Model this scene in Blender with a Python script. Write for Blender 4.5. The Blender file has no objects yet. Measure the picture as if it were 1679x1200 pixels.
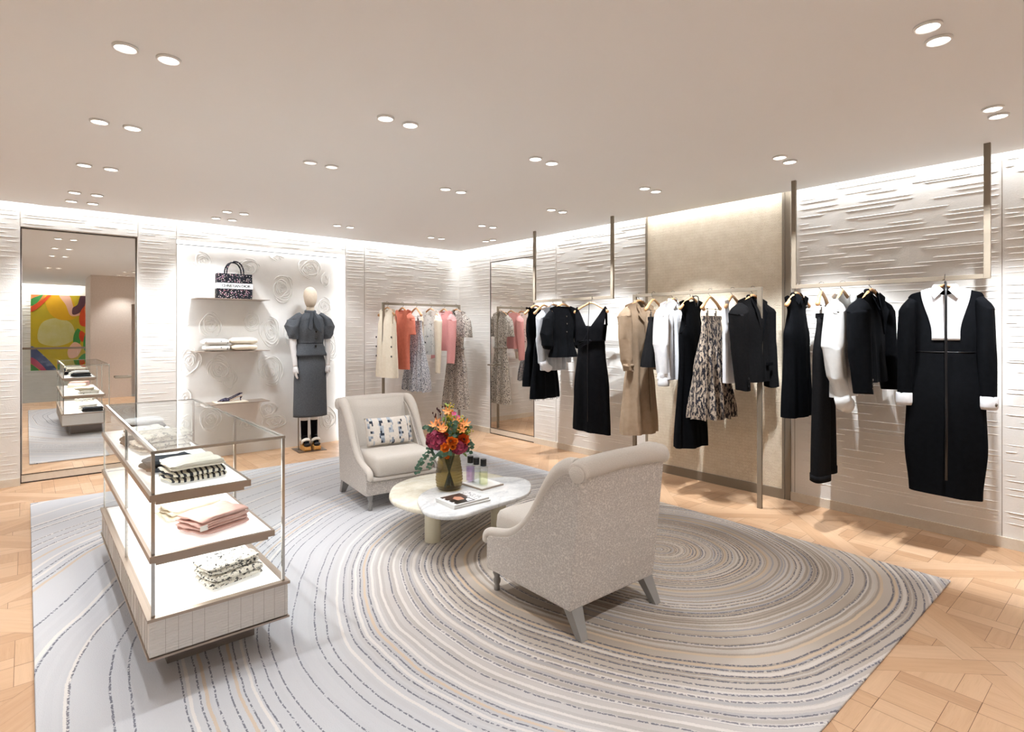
import bpy, bmesh, math, random
from mathutils import Vector, Matrix, noise
S = bpy.context.scene
COL = S.collection
PI = math.pi
R = math.radians

# ---------------------------------------------------------------- camera, world, exposure
CAM = (-4.945, -6.899, 1.45)
cam = bpy.data.cameras.new('camera'); cam.sensor_fit = 'HORIZONTAL'; cam.sensor_width = 36
cam.lens = 36*926/1679; cam.shift_y = -(600-541)/1679; cam.clip_start = .05
co = bpy.data.objects.new('camera', cam); COL.objects.link(co)
co.location = CAM; co.rotation_euler = (R(90), 0, -R(40.7)); S.camera = co
w = bpy.data.worlds.new('world'); S.world = w; w.use_nodes = True
w.node_tree.nodes['Background'].inputs[0].default_value = (1, .96, .92, 1)
w.node_tree.nodes['Background'].inputs[1].default_value = .3
S.view_settings.view_transform = 'Standard'; S.view_settings.look = 'None'
S.view_settings.gamma = 1; S.view_settings.use_curve_mapping = False
S.view_settings.exposure = 0.15

H = 2.61          # ceiling height
YB = .08          # back wall plane
YF = -7.55        # floor edge / balustrade behind the camera
XL = -8.6         # far side wall
def area_light(name, loc, rot, sx, sy, power, color=(1, .93, .85), parent=None):
    l = bpy.data.lights.new(name, 'AREA'); l.shape = 'RECTANGLE'; l.size = sx; l.size_y = sy
    l.energy = power; l.color = color
    o = bpy.data.objects.new(name, l); COL.objects.link(o); o.location = loc; o.rotation_euler = rot
    if parent: o.parent = parent
    return o
# cove strips hidden in the slot between ceiling edge and walls, shining down the walls
COVE = 5.0
def cove(name, loc, length, along_x, tilt, power):
    # tilt leans the strip a little towards its wall
    o = area_light(name, loc, (0, 0, 0), length if along_x else .05, .05 if along_x else length, power, (.89, .95, 1))
    o.rotation_euler = (tilt, 0, 0) if along_x else (0, tilt, 0)
    return o
cove('cove_light_wall_right', (-.075, -3.75, 2.74), 7.3, False, R(-8), COVE*7.3)
cove('cove_light_wall_back', (-4.3, YB-.075, 2.74), 8.4, True, R(8), COVE*7)
cove('cove_light_stair_wall', (-6.3, -11.61, 2.74), 4.6, True, R(-8), COVE*30)
cove('cove_light_wall_front', (-2.0, YF+.06, 2.74), 3.8, True, R(-8), COVE*3.8)
cove('cove_light_wall_left', (XL+.06, -3.7, 2.74), 7.4, False, R(8), COVE*7.4)

# ---------------------------------------------------------------- helpers
class MB:
    def __init__(s): s.v = []; s.f = []; s.m = []; s.cur = 0
    def add(s, vs, fs):
        o = len(s.v); s.v += [tuple(p) for p in vs]
        for f in fs: s.f.append(tuple(i+o for i in f)); s.m.append(s.cur)
    def box(s, a, b):
        (x0, y0, z0), (x1, y1, z1) = a, b
        s.add([(x0,y0,z0),(x1,y0,z0),(x1,y1,z0),(x0,y1,z0),(x0,y0,z1),(x1,y0,z1),(x1,y1,z1),(x0,y1,z1)],
              [(0,3,2,1),(4,5,6,7),(0,1,5,4),(1,2,6,5),(2,3,7,6),(3,0,4,7)])
        return s
    def prism(s, pts, fn0, fn1):
        n = len(pts)
        s.add([fn0(p) for p in pts]+[fn1(p) for p in pts],
              [tuple(range(n))[::-1], tuple(range(n, 2*n))]+[(i, (i+1) % n, n+(i+1) % n, n+i) for i in range(n)])
        return s
    def slab(s, pts, z0, z1):
        return s.prism(pts, lambda p: (p[0], p[1], z0), lambda p: (p[0], p[1], z1))
    def wallprism(s, pts, y0, y1):     # pts are (x, z)
        return s.prism(pts, lambda p: (p[0], y0, p[1]), lambda p: (p[0], y1, p[1]))
    def sideprism(s, pts, x0, x1):     # pts are (y, z)
        return s.prism(pts, lambda p: (x0, p[0], p[1]), lambda p: (x1, p[0], p[1]))
    def rings(s, rs, cap=True, close=False):
        n = len(rs[0]); vs = [p for r in rs for p in r]; fs = []
        m = len(rs)
        for i in range(m if close else m-1):
            for j in range(n):
                a = i*n+j; b = i*n+(j+1) % n; c = ((i+1) % m)*n+(j+1) % n; d = ((i+1) % m)*n+j
                fs.append((a, b, c, d))
        if cap and not close:
            fs.append(tuple(range(n))[::-1]); fs.append(tuple((m-1)*n+j for j in range(n)))
        s.add(vs, fs); return s
    def tube(s, path, rad, n=10, cap=True, close=False, flat=1.0):
        P = [Vector(p) for p in path]; rs = []
        m = len(P)
        if not hasattr(rad, '__len__'): rad = [rad]*m
        nrm = None
        for i, p in enumerate(P):
            if close: t = P[(i+1) % m]-P[i-1]
            else: t = P[min(i+1, m-1)]-P[max(i-1, 0)]
            if t.length < 1e-9: t = Vector((0, 0, 1))
            t.normalize()
            if nrm is None:
                a = Vector((0, 0, 1)) if abs(t.z) < .9 else Vector((0, 1, 0))
                nrm = (a-t*a.dot(t)).normalized()
            else:
                nrm = (nrm-t*nrm.dot(t)); nrm = nrm.normalized() if nrm.length > 1e-6 else Vector((1, 0, 0))
            b = t.cross(nrm)
            rs.append([p+(nrm*math.cos(2*PI*k/n)*flat+b*math.sin(2*PI*k/n))*rad[i] for k in range(n)])
        return s.rings(rs, cap, close)
    def lathe(s, prof, n=24, c=(0, 0, 0), cap=True):
        rs = [[(c[0]+r*math.cos(2*PI*k/n), c[1]+r*math.sin(2*PI*k/n), c[2]+z) for k in range(n)] for r, z in prof]
        return s.rings(rs, cap)
    def ball(s, c, r, n=12, m=8):
        rx, ry, rz = r if hasattr(r, '__len__') else (r, r, r)
        rs = []
        for i in range(m+1):
            a = -PI/2+PI*i/m; ca = max(math.cos(a), .02)
            rs.append([(c[0]+rx*ca*math.cos(2*PI*k/n), c[1]+ry*ca*math.sin(2*PI*k/n), c[2]+rz*math.sin(a)) for k in range(n)])
        return s.rings(rs, True)
    def grid(s, P):
        nr, nc = len(P), len(P[0])
        s.add([p for r in P for p in r], [(i*nc+j, i*nc+j+1, (i+1)*nc+j+1, (i+1)*nc+j) for i in range(nr-1) for j in range(nc-1)])
        return s
    def map(s, fn): s.v = [tuple(fn(p)) for p in s.v]; return s
    def build(s, name, mat, parent=None, smooth=False, bevel=0, loc=None, rot=None, seg=2, sub=0, weld=False, angle=None):
        me = bpy.data.meshes.new(name); me.from_pydata(s.v, [], s.f)
        mats = mat if isinstance(mat, (list, tuple)) else [mat]
        for m in mats: me.materials.append(m)
        if len(mats) > 1: me.polygons.foreach_set('material_index', s.m)
        bm = bmesh.new(); bm.from_mesh(me)
        if weld: bmesh.ops.remove_doubles(bm, verts=bm.verts, dist=1e-5)
        bmesh.ops.recalc_face_normals(bm, faces=bm.faces); bm.to_mesh(me); bm.free()
        if smooth: me.polygons.foreach_set('use_smooth', [True]*len(me.polygons))
        if smooth and angle: me.set_sharp_from_angle(angle=R(angle))
        o = bpy.data.objects.new(name, me); COL.objects.link(o)
        if parent: o.parent = parent
        if loc: o.location = loc
        if rot: o.rotation_euler = rot
        if bevel:
            b = o.modifiers.new('b', 'BEVEL'); b.width = bevel; b.segments = seg; b.limit_method = 'ANGLE'; b.angle_limit = R(35)
            if smooth is False: me.polygons.foreach_set('use_smooth', [True]*len(me.polygons)); b.harden_normals = True
        if sub: q = o.modifiers.new('s', 'SUBSURF'); q.levels = sub; q.render_levels = sub
        return o
def tag(o, label=None, cat=None, group=None, kind=None):
    if label: o['label'] = label
    if cat: o['category'] = cat
    if group: o['group'] = group
    if kind: o['kind'] = kind
    return o
def thing(name, label, cat, loc, rz=0, group=None):
    o = bpy.data.objects.new(name, None); COL.objects.link(o); o.location = loc; o.rotation_euler = (0, 0, rz)
    o.empty_display_size = .05
    return tag(o, label, cat, group)
def struct(o): o['kind'] = 'structure'; return o
def copy_tree(o, parent=None):
    c = o.copy(); COL.objects.link(c); c.parent = parent
    for ch in list(o.children): copy_tree(ch, c)
    return c
def sm(t): t = min(1, max(0, t)); return t*t*(3-2*t)
def lerp(a, b, t): return a+(b-a)*t
def table(tb, x):
    if x <= tb[0][0]: return tb[0][1]
    for (a, b), (c, d) in zip(tb, tb[1:]):
        if x <= c: return lerp(b, d, (x-a)/(c-a) if c > a else 0)
    return tb[-1][1]
def stable(tb, x):
    if x <= tb[0][0]: return tb[0][1]
    for (a, b), (c, d) in zip(tb, tb[1:]):
        if x <= c: return lerp(b, d, sm((x-a)/(c-a)) if c > a else 0)
    return tb[-1][1]
def smooth_loop(pts, n=4):           # closed Catmull-Rom
    out = []; m = len(pts)
    for i in range(m):
        p = [Vector(pts[(i+k-1) % m]) for k in range(4)]
        for j in range(n):
            t = j/n
            out.append(.5*((2*p[1])+(-p[0]+p[2])*t+(2*p[0]-5*p[1]+4*p[2]-p[3])*t*t+(-p[0]+3*p[1]-3*p[2]+p[3])*t**3))
    return out
def smooth_path(pts, n=5):
    P = [Vector(p) for p in pts]; P = [P[0]*2-P[1]]+P+[P[-1]*2-P[-2]]; out = []
    for i in range(1, len(P)-2):
        p = P[i-1:i+3]
        for j in range(n):
            t = j/n
            out.append(.5*((2*p[1])+(-p[0]+p[2])*t+(2*p[0]-5*p[1]+4*p[2]-p[3])*t*t+(-p[0]+3*p[1]-3*p[2]+p[3])*t**3))
    out.append(P[-2]); return out

# ---------------------------------------------------------------- materials
def srgb(c):
    if isinstance(c, str): c = [int(c[i:i+2], 16)/255 for i in (0, 2, 4)]
    return tuple(x/12.92 if x <= .04045 else ((x+.055)/1.055)**2.4 for x in c)
class NM:
    def __init__(s, name, rough=.6, metal=0, spec=.5):
        s.m = bpy.data.materials.new(name); s.m.use_nodes = True; s.t = s.m.node_tree; s.n = s.t.nodes
        s.b = s.n['Principled BSDF']; s.b.inputs['Roughness'].default_value = rough; s.b.inputs['Metallic'].default_value = metal
        s.b.inputs['Specular IOR Level'].default_value = spec
    def node(s, typ, **kw):
        n = s.n.new('ShaderNode'+typ)
        for k, v in kw.items(): setattr(n, k, v)
        return n
    def link(s, a, b): s.t.links.new(a, b)
    def set(s, sock, v):
        if hasattr(v, 'is_linked') or hasattr(v, 'links'): s.link(v, sock)
        else: sock.default_value = v
    def math(s, op, a, b=0, c=0):
        n = s.node('Math', operation=op)
        s.set(n.inputs[0], a); s.set(n.inputs[1], b); s.set(n.inputs[2], c); return n.outputs[0]
    def mix(s, f, a, b, typ='MIX'):
        n = s.node('Mix', data_type='RGBA', blend_type=typ)
        s.set(n.inputs[0], f); s.set(n.inputs[6], a); s.set(n.inputs[7], b); return n.outputs[2]
    def coord(s, kind='Object'): return s.node('TexCoord').outputs[kind]
    def mapping(s, v, scale=(1, 1, 1), rot=(0, 0, 0), loc=(0, 0, 0)):
        n = s.node('Mapping'); s.link(v, n.inputs[0]); n.inputs[1].default_value = loc; n.inputs[2].default_value = rot; n.inputs[3].default_value = scale
        return n.outputs[0]
    def noise(s, v, scale=5, detail=3, rough=.5, out='Fac', dim='3D'):
        n = s.node('TexNoise', noise_dimensions=dim)
        if dim != '1D': s.link(v, n.inputs['Vector'])
        else: s.link(v, n.inputs['W'])
        n.inputs['Scale'].default_value = scale; n.inputs['Detail'].default_value = detail; n.inputs['Roughness'].default_value = rough
        return n.outputs[out]
    def ramp(s, f, stops, const=False):
        n = s.node('ValToRGB'); s.link(f, n.inputs[0]); cr = n.color_ramp
        if const: cr.interpolation = 'CONSTANT'
        while len(cr.elements) < len(stops): cr.elements.new(.5)
        for e, (p, c) in zip(cr.elements, stops):
            e.position = p; e.color = (*c, 1) if len(c) == 3 else c
        return n.outputs[0]
    def bump(s, h, strength=.3, dist=.01):
        n = s.node('Bump'); s.link(h, n.inputs['Height']); n.inputs['Strength'].default_value = strength; n.inputs['Distance'].default_value = dist
        s.link(n.outputs[0], s.b.inputs['Normal']); return s
    def col(s, c): s.set(s.b.inputs['Base Color'], (*c, 1) if isinstance(c, tuple) else c); return s
def plain(name, hexc, rough=.5, metal=0, spec=.5):
    return NM(name, rough, metal, spec).col(srgb(hexc)).m
def cloth(name, hexc, hex2=None, scale=60, rough=.85, bump=.25, weave=900, sheen=.0):
    n = NM(name, rough, 0, .03 if hexc < '4' else .2); v = n.coord()
    a = srgb(hexc); b = srgb(hex2) if hex2 else tuple(x*.86 for x in a)
    f = n.noise(v, scale, 4, .6)
    n.col(n.ramp(f, [(.3, b), (.7, a)]))
    w_ = n.noise(n.mapping(v, (1, 1, .35)), weave, 2)
    if sheen: n.b.inputs['Sheen Weight'].default_value = sheen
    n.bump(w_, bump, .003); return n.m
def fabric_print(name, base, blobs, scale=60, thr=.5, rough=.8, stretch=(1, 1, 1), detail=2):
    # organic two/three tone print
    n = NM(name, rough, 0, .25); v = n.mapping(n.coord(), stretch)
    f = n.noise(v, scale, detail, .6)
    c = (*srgb(base), 1)
    out = None
    prev = c
    for i, (hx, off, th) in enumerate(blobs):
        f = n.noise(n.mapping(v, (1, 1, 1), (0, 0, 0), (off, off*1.7, -off)), scale, detail, .6)
        g = n.math('GREATER_THAN', f, th)
        prev = n.mix(g, prev, (*srgb(hx), 1))
    n.col(prev); n.bump(n.noise(v, 700, 2), .2, .003); return n.m
def emit(name, color, strength):
    n = NM(name); n.b.inputs['Emission Color'].default_value = (*color, 1); n.b.inputs['Emission Strength'].default_value = strength
    n.b.inputs['Base Color'].default_value = (.9, .9, .9, 1); return n.m
def glass(name, tint=(1, 1, 1), rough=0.0, ior=1.45, thin=True):
    # thin architectural glass: clear with a fresnel reflection
    m = bpy.data.materials.new(name); m.use_nodes = True; t = m.node_tree; t.nodes.clear()
    o = t.nodes.new('ShaderNodeOutputMaterial'); mx = t.nodes.new('ShaderNodeMixShader'); tr = t.nodes.new('ShaderNodeBsdfTransparent')
    gl = t.nodes.new('ShaderNodeBsdfGlossy'); fr = t.nodes.new('ShaderNodeFresnel'); fr.inputs[0].default_value = ior; ge = t.nodes.new('ShaderNodeNewGeometry'); mm = t.nodes.new('ShaderNodeMath'); mm.operation = 'MULTIPLY'; iv = t.nodes.new('ShaderNodeMath'); iv.operation = 'SUBTRACT'; iv.inputs[0].default_value = 1; t.links.new(ge.outputs['Backfacing'], iv.inputs[1]); t.links.new(fr.outputs[0], mm.inputs[0]); t.links.new(iv.outputs[0], mm.inputs[1])
    tr.inputs[0].default_value = (*tint, 1); gl.inputs['Roughness'].default_value = rough
    t.links.new(mm.outputs[0], mx.inputs[0]); t.links.new(tr.outputs[0], mx.inputs[1]); t.links.new(gl.outputs[0], mx.inputs[2]); t.links.new(mx.outputs[0], o.inputs[0])
    return m

def m_plaster(name, hx, hx2, sc=3):
    n = NM(name, .75, 0, .3); v = n.coord()
    f = n.noise(v, sc, 5, .6); n.col(n.ramp(f, [(.3, srgb(hx2)), (.7, srgb(hx))]))
    n.bump(n.noise(n.mapping(v, (1, 1, 1)), 90, 4, .6), .25, .004); return n.m
M = {}
M['plaster'] = m_plaster('plaster', 'ebe7e2', 'e4dfd8')
M['skirting'] = m_plaster('skirting_plaster', 'e3d8c8', 'dccfbd', 30)
M['ceiling'] = plain('ceiling_paint', 'f1efed', .8, 0, .2)
M['niche'] = m_plaster('niche_plaster', 'eceae6', 'dedad5', 2.2)
M['bronze'] = plain('brushed_bronze', '8c8070', .5, .35)
M['bronze_dark'] = plain('dark_gap', '3a2d25', .5)
M['steel'] = plain('polished_steel', 'b9b6b0', .16, 1)
M['champagne'] = plain('champagne_metal', 'ab9b8d', .36, .7)
M['mirror'] = plain('mirror_silver', 'f2f0ec', 0.0, 1)
M['led'] = emit('led_strip', (1, .96, .9), 9)
M['lens'] = emit('spot_lens', (1, .97, .93), 6)
M['lens_dim'] = emit('spot_lens_dim', (1, .95, .9), 1.0)
M['white_trim'] = plain('white_enamel', 'e8e4df', .4)
M['black_cap'] = plain('black_gloss', '0e0e10', .3)
M['wood'] = (lambda n: n.col(n.ramp(n.noise(n.mapping(n.coord(), (3, 3, 30)), 6, 4), [(.3, srgb('b98658')), (.7, srgb('d6a878'))])).m)(NM('hanger_wood', .4))
M['hook'] = plain('hook_metal', '8a8580', .25, 1)
M['glass'] = glass('clear_glass', (.975, .985, .98))
M['acrylic'] = emit('lit_white_shelf', (1, .98, .95), .35)
# ---------------------------------------------------------------- floor: oak parquet panels
def clip(poly, xmin, xmax, ymin, ymax):
    for ax, lim, sg in ((0, xmin, 1), (0, xmax, -1), (1, ymin, 1), (1, ymax, -1)):
        out = []
        for i in range(len(poly)):
            a, b = poly[i-1], poly[i]
            da, db = (a[ax]-lim)*sg, (b[ax]-lim)*sg
            if (da >= 0) != (db >= 0):
                t = da/(da-db); out.append((a[0]+(b[0]-a[0])*t, a[1]+(b[1]-a[1])*t))
            if db >= 0: out.append(b)
        poly = out
        if len(poly) < 3: return []
    return poly
def parquet():
    rnd = random.Random(5)
    Pn = .98; fw = .105; r2 = math.sqrt(.5); s = .272; w_ = .088
    vs = []; fs = []; ang = []; tint = []; off = []
    def emit_poly(pts, a, T):
        pts = [T(p) for p in pts]
        pts = clip(pts, XL, 0.02, YF, YB+.14)
        if len(pts) < 3: return
        cx = sum(p[0] for p in pts)/len(pts); cy = sum(p[1] for p in pts)/len(pts)
        g = .0011
        q = []
        for p in pts:
            d = math.hypot(p[0]-cx, p[1]-cy); k = max(0, 1-g*1.4/max(d, .004)); q.append((cx+(p[0]-cx)*k, cy+(p[1]-cy)*k, 0))
        o_ = len(vs); vs.extend(q); fs.append(tuple(range(o_, o_+len(q)))); ang.append(a); tint.append(rnd.random()); off.append(rnd.random()*20)
    for i in range(-12, 14):
        for j in range(-12, 14):
            ox, oy = i*Pn, j*Pn
            # panel frame turned 45 degrees to the room; world = rot45(local)
            def T(p, ox=ox, oy=oy):
                x = p[0]+ox+.12; y = p[1]+oy+.43
                return ((x-y)*r2-4.3, (x+y)*r2-4.0)
            c = T((Pn/2, Pn/2))
            if not (XL-.8 < c[0] < .8 and YF-.8 < c[1] < YB+.8): continue
            A = PI/4
            h = fw/2
            emit_poly([(0, 0), (Pn-fw, 0), (Pn-fw, fw), (0, fw)], A, T)
            emit_poly([(Pn-fw, 0), (Pn, 0), (Pn, Pn-fw), (Pn-fw, Pn-fw)], A+PI/2, T)
            emit_poly([(fw, Pn-fw), (Pn, Pn-fw), (Pn, Pn), (fw, Pn)], A, T)
            emit_poly([(0, fw), (fw, fw), (fw, Pn), (0, Pn)], A+PI/2, T)
            # inside: lattice at 45 degrees to the frame
            def U(u, v): return ((u-v)*r2+Pn/2, (u+v)*r2+Pn/2)
            def inner(pts, a):
                q = clip([U(*p) for p in pts], fw, Pn-fw, fw, Pn-fw)
                if len(q) >= 3: emit_poly(q, a, T)
            for a in range(-3, 4):
                for b in range(-3, 4):
                    u0, v0 = a*s, b*s
                    inner([(u0+w_/2, v0+w_/2), (u0+s-w_/2, v0+w_/2), (u0+s-w_/2, v0+s-w_/2), (u0+w_/2, v0+s-w_/2)], PI/2 if (a+b) % 2 else PI)
                    if (a+b) % 2:
                        inner([(u0-w_/2, v0-w_/2), (u0+s-w_/2, v0-w_/2), (u0+s-w_/2, v0+w_/2), (u0-w_/2, v0+w_/2)], PI/2)
                        inner([(u0-w_/2, v0+w_/2), (u0+w_/2, v0+w_/2), (u0+w_/2, v0+s-w_/2), (u0-w_/2, v0+s-w_/2)], 0)
                    else:
                        inner([(u0+w_/2, v0-w_/2), (u0+s-w_/2, v0-w_/2), (u0+s-w_/2, v0+w_/2), (u0+w_/2, v0+w_/2)], PI/2)
                        inner([(u0-w_/2, v0-w_/2), (u0+w_/2, v0-w_/2), (u0+w_/2, v0+s-w_/2), (u0-w_/2, v0+s-w_/2)], 0)
    # solid base below the planks
    o_ = len(vs)
    b0, b1 = -.0012, -.2
    vs.extend([(XL, YF, b0), (.02, YF, b0), (.02, YB+.14, b0), (XL, YB+.14, b0), (XL, YF, b1), (.02, YF, b1), (.02, YB+.14, b1), (XL, YB+.14, b1)])
    for f in ((0, 1, 2, 3), (4, 7, 6, 5), (0, 4, 5, 1), (1, 5, 6, 2), (2, 6, 7, 3), (3, 7, 4, 0)):
        fs.append(tuple(o_+k for k in f)); ang.append(0); tint.append(-2); off.append(0)
    me = bpy.data.meshes.new('floor'); me.from_pydata(vs, [], fs)
    for nm, vals in (('grain', ang), ('tint', tint), ('shift', off)):
        at = me.attributes.new(nm, 'FLOAT', 'FACE'); at.data.foreach_set('value', vals)
    o = bpy.data.objects.new('floor', me); COL.objects.link(o); struct(o)
    n = NM('oak_parquet', .42, 0, .35)
    ag = n.node('Attribute', attribute_name='grain').outputs['Fac']; at = n.node('Attribute', attribute_name='tint').outputs['Fac']; asf = n.node('Attribute', attribute_name='shift').outputs['Fac']
    vr = n.node('VectorRotate', rotation_type='Z_AXIS'); n.link(n.coord(), vr.inputs['Vector']); n.link(n.math('MULTIPLY', ag, -1), vr.inputs['Angle'])
    ad = n.node('VectorMath', operation='ADD'); n.link(vr.outputs[0], ad.inputs[0]); n.link(asf, ad.inputs[1])
    v = n.mapping(ad.outputs[0], (2.2, 26, 1))
    g1 = n.noise(v, 1.6, 6, .62); g2 = n.noise(n.mapping(ad.outputs[0], (8, 160, 1)), 1.3, 3, .6)
    c = n.ramp(g1, [(.25, srgb('b18a68')), (.5, srgb('c39c7a')), (.75, srgb('d0aa87'))])
    c = n.mix(n.math('MULTIPLY', n.math('GREATER_THAN', g2, .62), .28), c, (*srgb('9c7048'), 1))
    tn = n.ramp(at, [(0, srgb('b8906e')), (.35, srgb('c8a07c')), (.7, srgb('d3ae8b')), (1, srgb('dbb999'))])
    c = n.mix(.55, c, tn)
    dk = n.math('LESS_THAN', at, -1)
    c = n.mix(dk, c, (*srgb('6a4a30'), 1))
    n.col(c); n.bump(g2, .08, .002)
    me.materials.append(n.m)
    return o
parquet()

# ---------------------------------------------------------------- ceiling with light slots along the walls
mb = MB()
mb.box((XL+.1, YF+.1, H), (-.1, YB-.15, H+.05)); mb.box((XL+.1, -11.5, H), (-2.7, YF+.1, H+.05))
mb.box((XL-.2, -11.9, 2.86), (.2, .4, 2.9))
struct(mb.build('ceiling', M['ceiling']))

# ---------------------------------------------------------------- ridged plaster walls
def ridges(mb, P, u0, u1, z0, z1, row, lmin, lmax, gmin, gmax, th, dp, seed, jit=.35, cross=None):
    """thin raised plaster strokes; P(u, z, out) -> world"""
    rnd = random.Random(seed); z = z0+row*.6
    while z < z1-.01:
        u = u0-rnd.random()*gmax
        while u < u1:
            L = rnd.uniform(lmin, lmax); a = max(u, u0+.006); b = min(u+L, u1-.006)
            if b-a > .05:
                zz = z+rnd.uniform(-jit, jit)*row; k = rnd.uniform(.75, 1.2); t = th*k; d = dp*k; e = min(.03, (b-a)*.2)
                tz = rnd.uniform(-.0015, .0015)
                # cross-section: flat back, lip low; ends taper
                vs = []
                for uu, f, dz in ((a, .1, 0), (a+e, 1, 0), (b-e, 1, tz), (b, .1, tz)):
                    vs += [P(uu, zz+dz+t*f, 0), P(uu, zz+dz-t*.1*f, d*f), P(uu, zz+dz-t*.6*f, d*f), P(uu, zz+dz-t*f, 0)]
                fs = []
                for i in range(3):
                    for j in range(3): fs.append((i*4+j, i*4+j+1, i*4+j+5, i*4+j+4))
                fs += [(0, 3, 2, 1), (12, 13, 14, 15)]
                mb.add(vs, fs)
            u += L+rnd.uniform(gmin, gmax)
        z += row
PRt = lambda u, z, d: (-d, u, z)            # right wall faces -x
PB = lambda u, z, d: (u, YB-d, z)           # back wall faces -y
fine = dict(row=.042, lmin=.18, lmax=.6, gmin=.02, gmax=.2, th=.003, dp=.003)
bold = dict(row=.040, lmin=.22, lmax=.7, gmin=.08, gmax=.36, th=.0036, dp=.0044)
low = dict(row=.05, lmin=.25, lmax=.7, gmin=.05, gmax=.3, th=.0035, dp=.004)
ZT = 2.86
# right wall: body with the mirror door opening (y -1.59..-0.682) and strokes in the same mesh
mb = MB()
mb.box((0, -.682, 0), (.2, YB+.2, ZT)); mb.box((0, -1.59, 2.405), (.2, -.682, ZT)); mb.box((.09, -1.59, 0), (.2, -.682, 2.405)); mb.box((0, YF-.2, 0), (.2, -1.59, ZT))
ridges(mb, PRt, -.676, YB, .1, ZT, seed=1, **fine)
ridges(mb, PRt, -1.584, -.688, 2.42, ZT, seed=2, **fine)
ridges(mb, PRt, -1.978, -1.596, .1, ZT, seed=3, **fine)
for (a, b, sd) in ((-3.33, -1.99, 4), (-6.167, -4.86, 5), (-7.5, -6.18, 6)):
    ridges(mb, PRt, a, b, 1.0, ZT, seed=sd, **bold); ridges(mb, PRt, a, b, .12, 1.0, seed=sd+20, **low)
wr = struct(mb.build('wall_right', M['plaster']))
def joint(parent, pts):
    mb = MB()
    for a, b in pts: mb.box(a, b)
    return mb.build('panel_joint', M['joint'], parent)
M['joint'] = plain('joint_shadow_gap', '8c7d6c', .7)
joint(wr, [((-.0012, y-.002, .075), (.001, y+.002, ZT)) for y in (-1.984, -4.83, -6.173)]+[((-.0012, -.684, 2.405), (.001, -.680, ZT))])
# back wall: openings for mirror door x -4.988..-4.066 and the display alcove x -3.717..-1.80
mb = MB(); A0, A1, AZ = -3.717, -1.80, 2.425
mb.box((XL-.2, YB, 0), (-4.988, YB+.25, ZT)); mb.box((-4.988, YB, 2.42), (-4.066, YB+.25, ZT)); mb.box((-4.988, YB+.14, 0), (-4.066, YB+.25, 2.42))
mb.box((-4.066, YB, 0), (A0, YB+.25, ZT)); mb.box((A0, YB, AZ), (A1, YB+.25, ZT)); mb.box((A1, YB, 0), (0, YB+.25, ZT))
ridges(mb, PB, XL, -4.994, .1, ZT, seed=31, **fine)
ridges(mb, PB, -4.982, -4.07, 2.43, ZT, seed=32, **fine)
ridges(mb, PB, -4.06, A0, .1, ZT, seed=33, **fine)
ridges(mb, PB, A0, A1, AZ+.01, ZT, seed=34, **fine)
ridges(mb, PB, A1+.006, -1.537, 1.0, ZT, seed=35, **bold); ridges(mb, PB, A1+.006, -1.537, .1, 1.0, seed=36, **low)
ridges(mb, PB, -1.529, 0, .95, ZT, row=.038, lmin=.14, lmax=.42, gmin=.04, gmax=.26, th=.0036, dp=.0044, seed=37); ridges(mb, PB, -1.529, 0, .1, .95, seed=38, **low)
wb = struct(mb.build('wall_back', M['plaster']))
joint(wb, [((x-.002, YB-.0012, .075), (x+.002, YB+.001, ZT)) for x in (A0, A1, -1.533)]+[((x-.002, YB-.0012, 2.42), (x+.002, YB+.001, ZT)) for x in (-4.988, -4.066)])
# skirtings
mb = MB(); mb.box((-.012, -.68, 0), (0, YB, .072)); mb.box((-.012, -3.33, 0), (0, -1.592, .072)); mb.box((-.012, YF, 0), (0, -4.80, .072))
struct(mb.build('baseboard_right', M['skirting']))
mb = MB(); mb.box((XL, YB-.012, 0), (-4.99, YB, .072)); mb.box((-4.064, YB-.012, 0), (A0, YB, .072)); mb.box((A1, YB-.012, 0), (-.012, YB, .072))
struct(mb.build('baseboard_back', M['skirting']))
# ---- mirror doors
def mirror_door(name, T, w_, h, handle_u):
    # local: u across 0..w_, z, d outwards from the opening back
    root = MB(); 
    def bx(m, u0, u1, z0, z1, d0, d1):
        a = T(u0, z0, d0); b = T(u1, z1, d1); m.box(tuple(map(min, a, b)), tuple(map(max, a, b)))
    bx(root, .006, w_-.006, .012, h-.006, -.05, -.035)
    o = struct(root.build(name, M['white_trim']))
    g = MB(); bx(g, .014, w_-.014, .085, h-.014, -.035, -.030); g.build('mirror_glass', M['mirror'], o)
    f = MB(); 
    for u0, u1, z0, z1 in ((0, .008, 0, h), (w_-.008, w_, 0, h), (.008, w_-.008, h-.009, h), (.008, w_-.008, 0, .010), (.008, w_-.008, .078, .084)): bx(f, u0, u1, z0, z1, -.034, -.026)
    f.build('door_frame', M['bronze_dark'], o)
    k = MB(); bx(k, .009, w_-.009, .012, .077, -.034, -.027); k.build('kick_rail', M['skirting'], o)
    h_ = MB(); s_ = 1 if handle_u < w_/2 else -1
    bx(h_, handle_u-.011, handle_u+.011, .955, .977, -.030, .03); bx(h_, min(handle_u-s_*.011, handle_u+s_*.13), max(handle_u-s_*.011, handle_u+s_*.13), .955, .977, .02, .04)
    h_.build('door_handle', M['bronze'], o, bevel=.003)
    return o
mirror_door('door_1', lambda u, z, d: (-4.988+u, YB+.055-d, z), .922, 2.42, .86)
mirror_door('door_2', lambda u, z, d: (-.028-d, -.682-u, z), .908, 2.405, .03)

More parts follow.
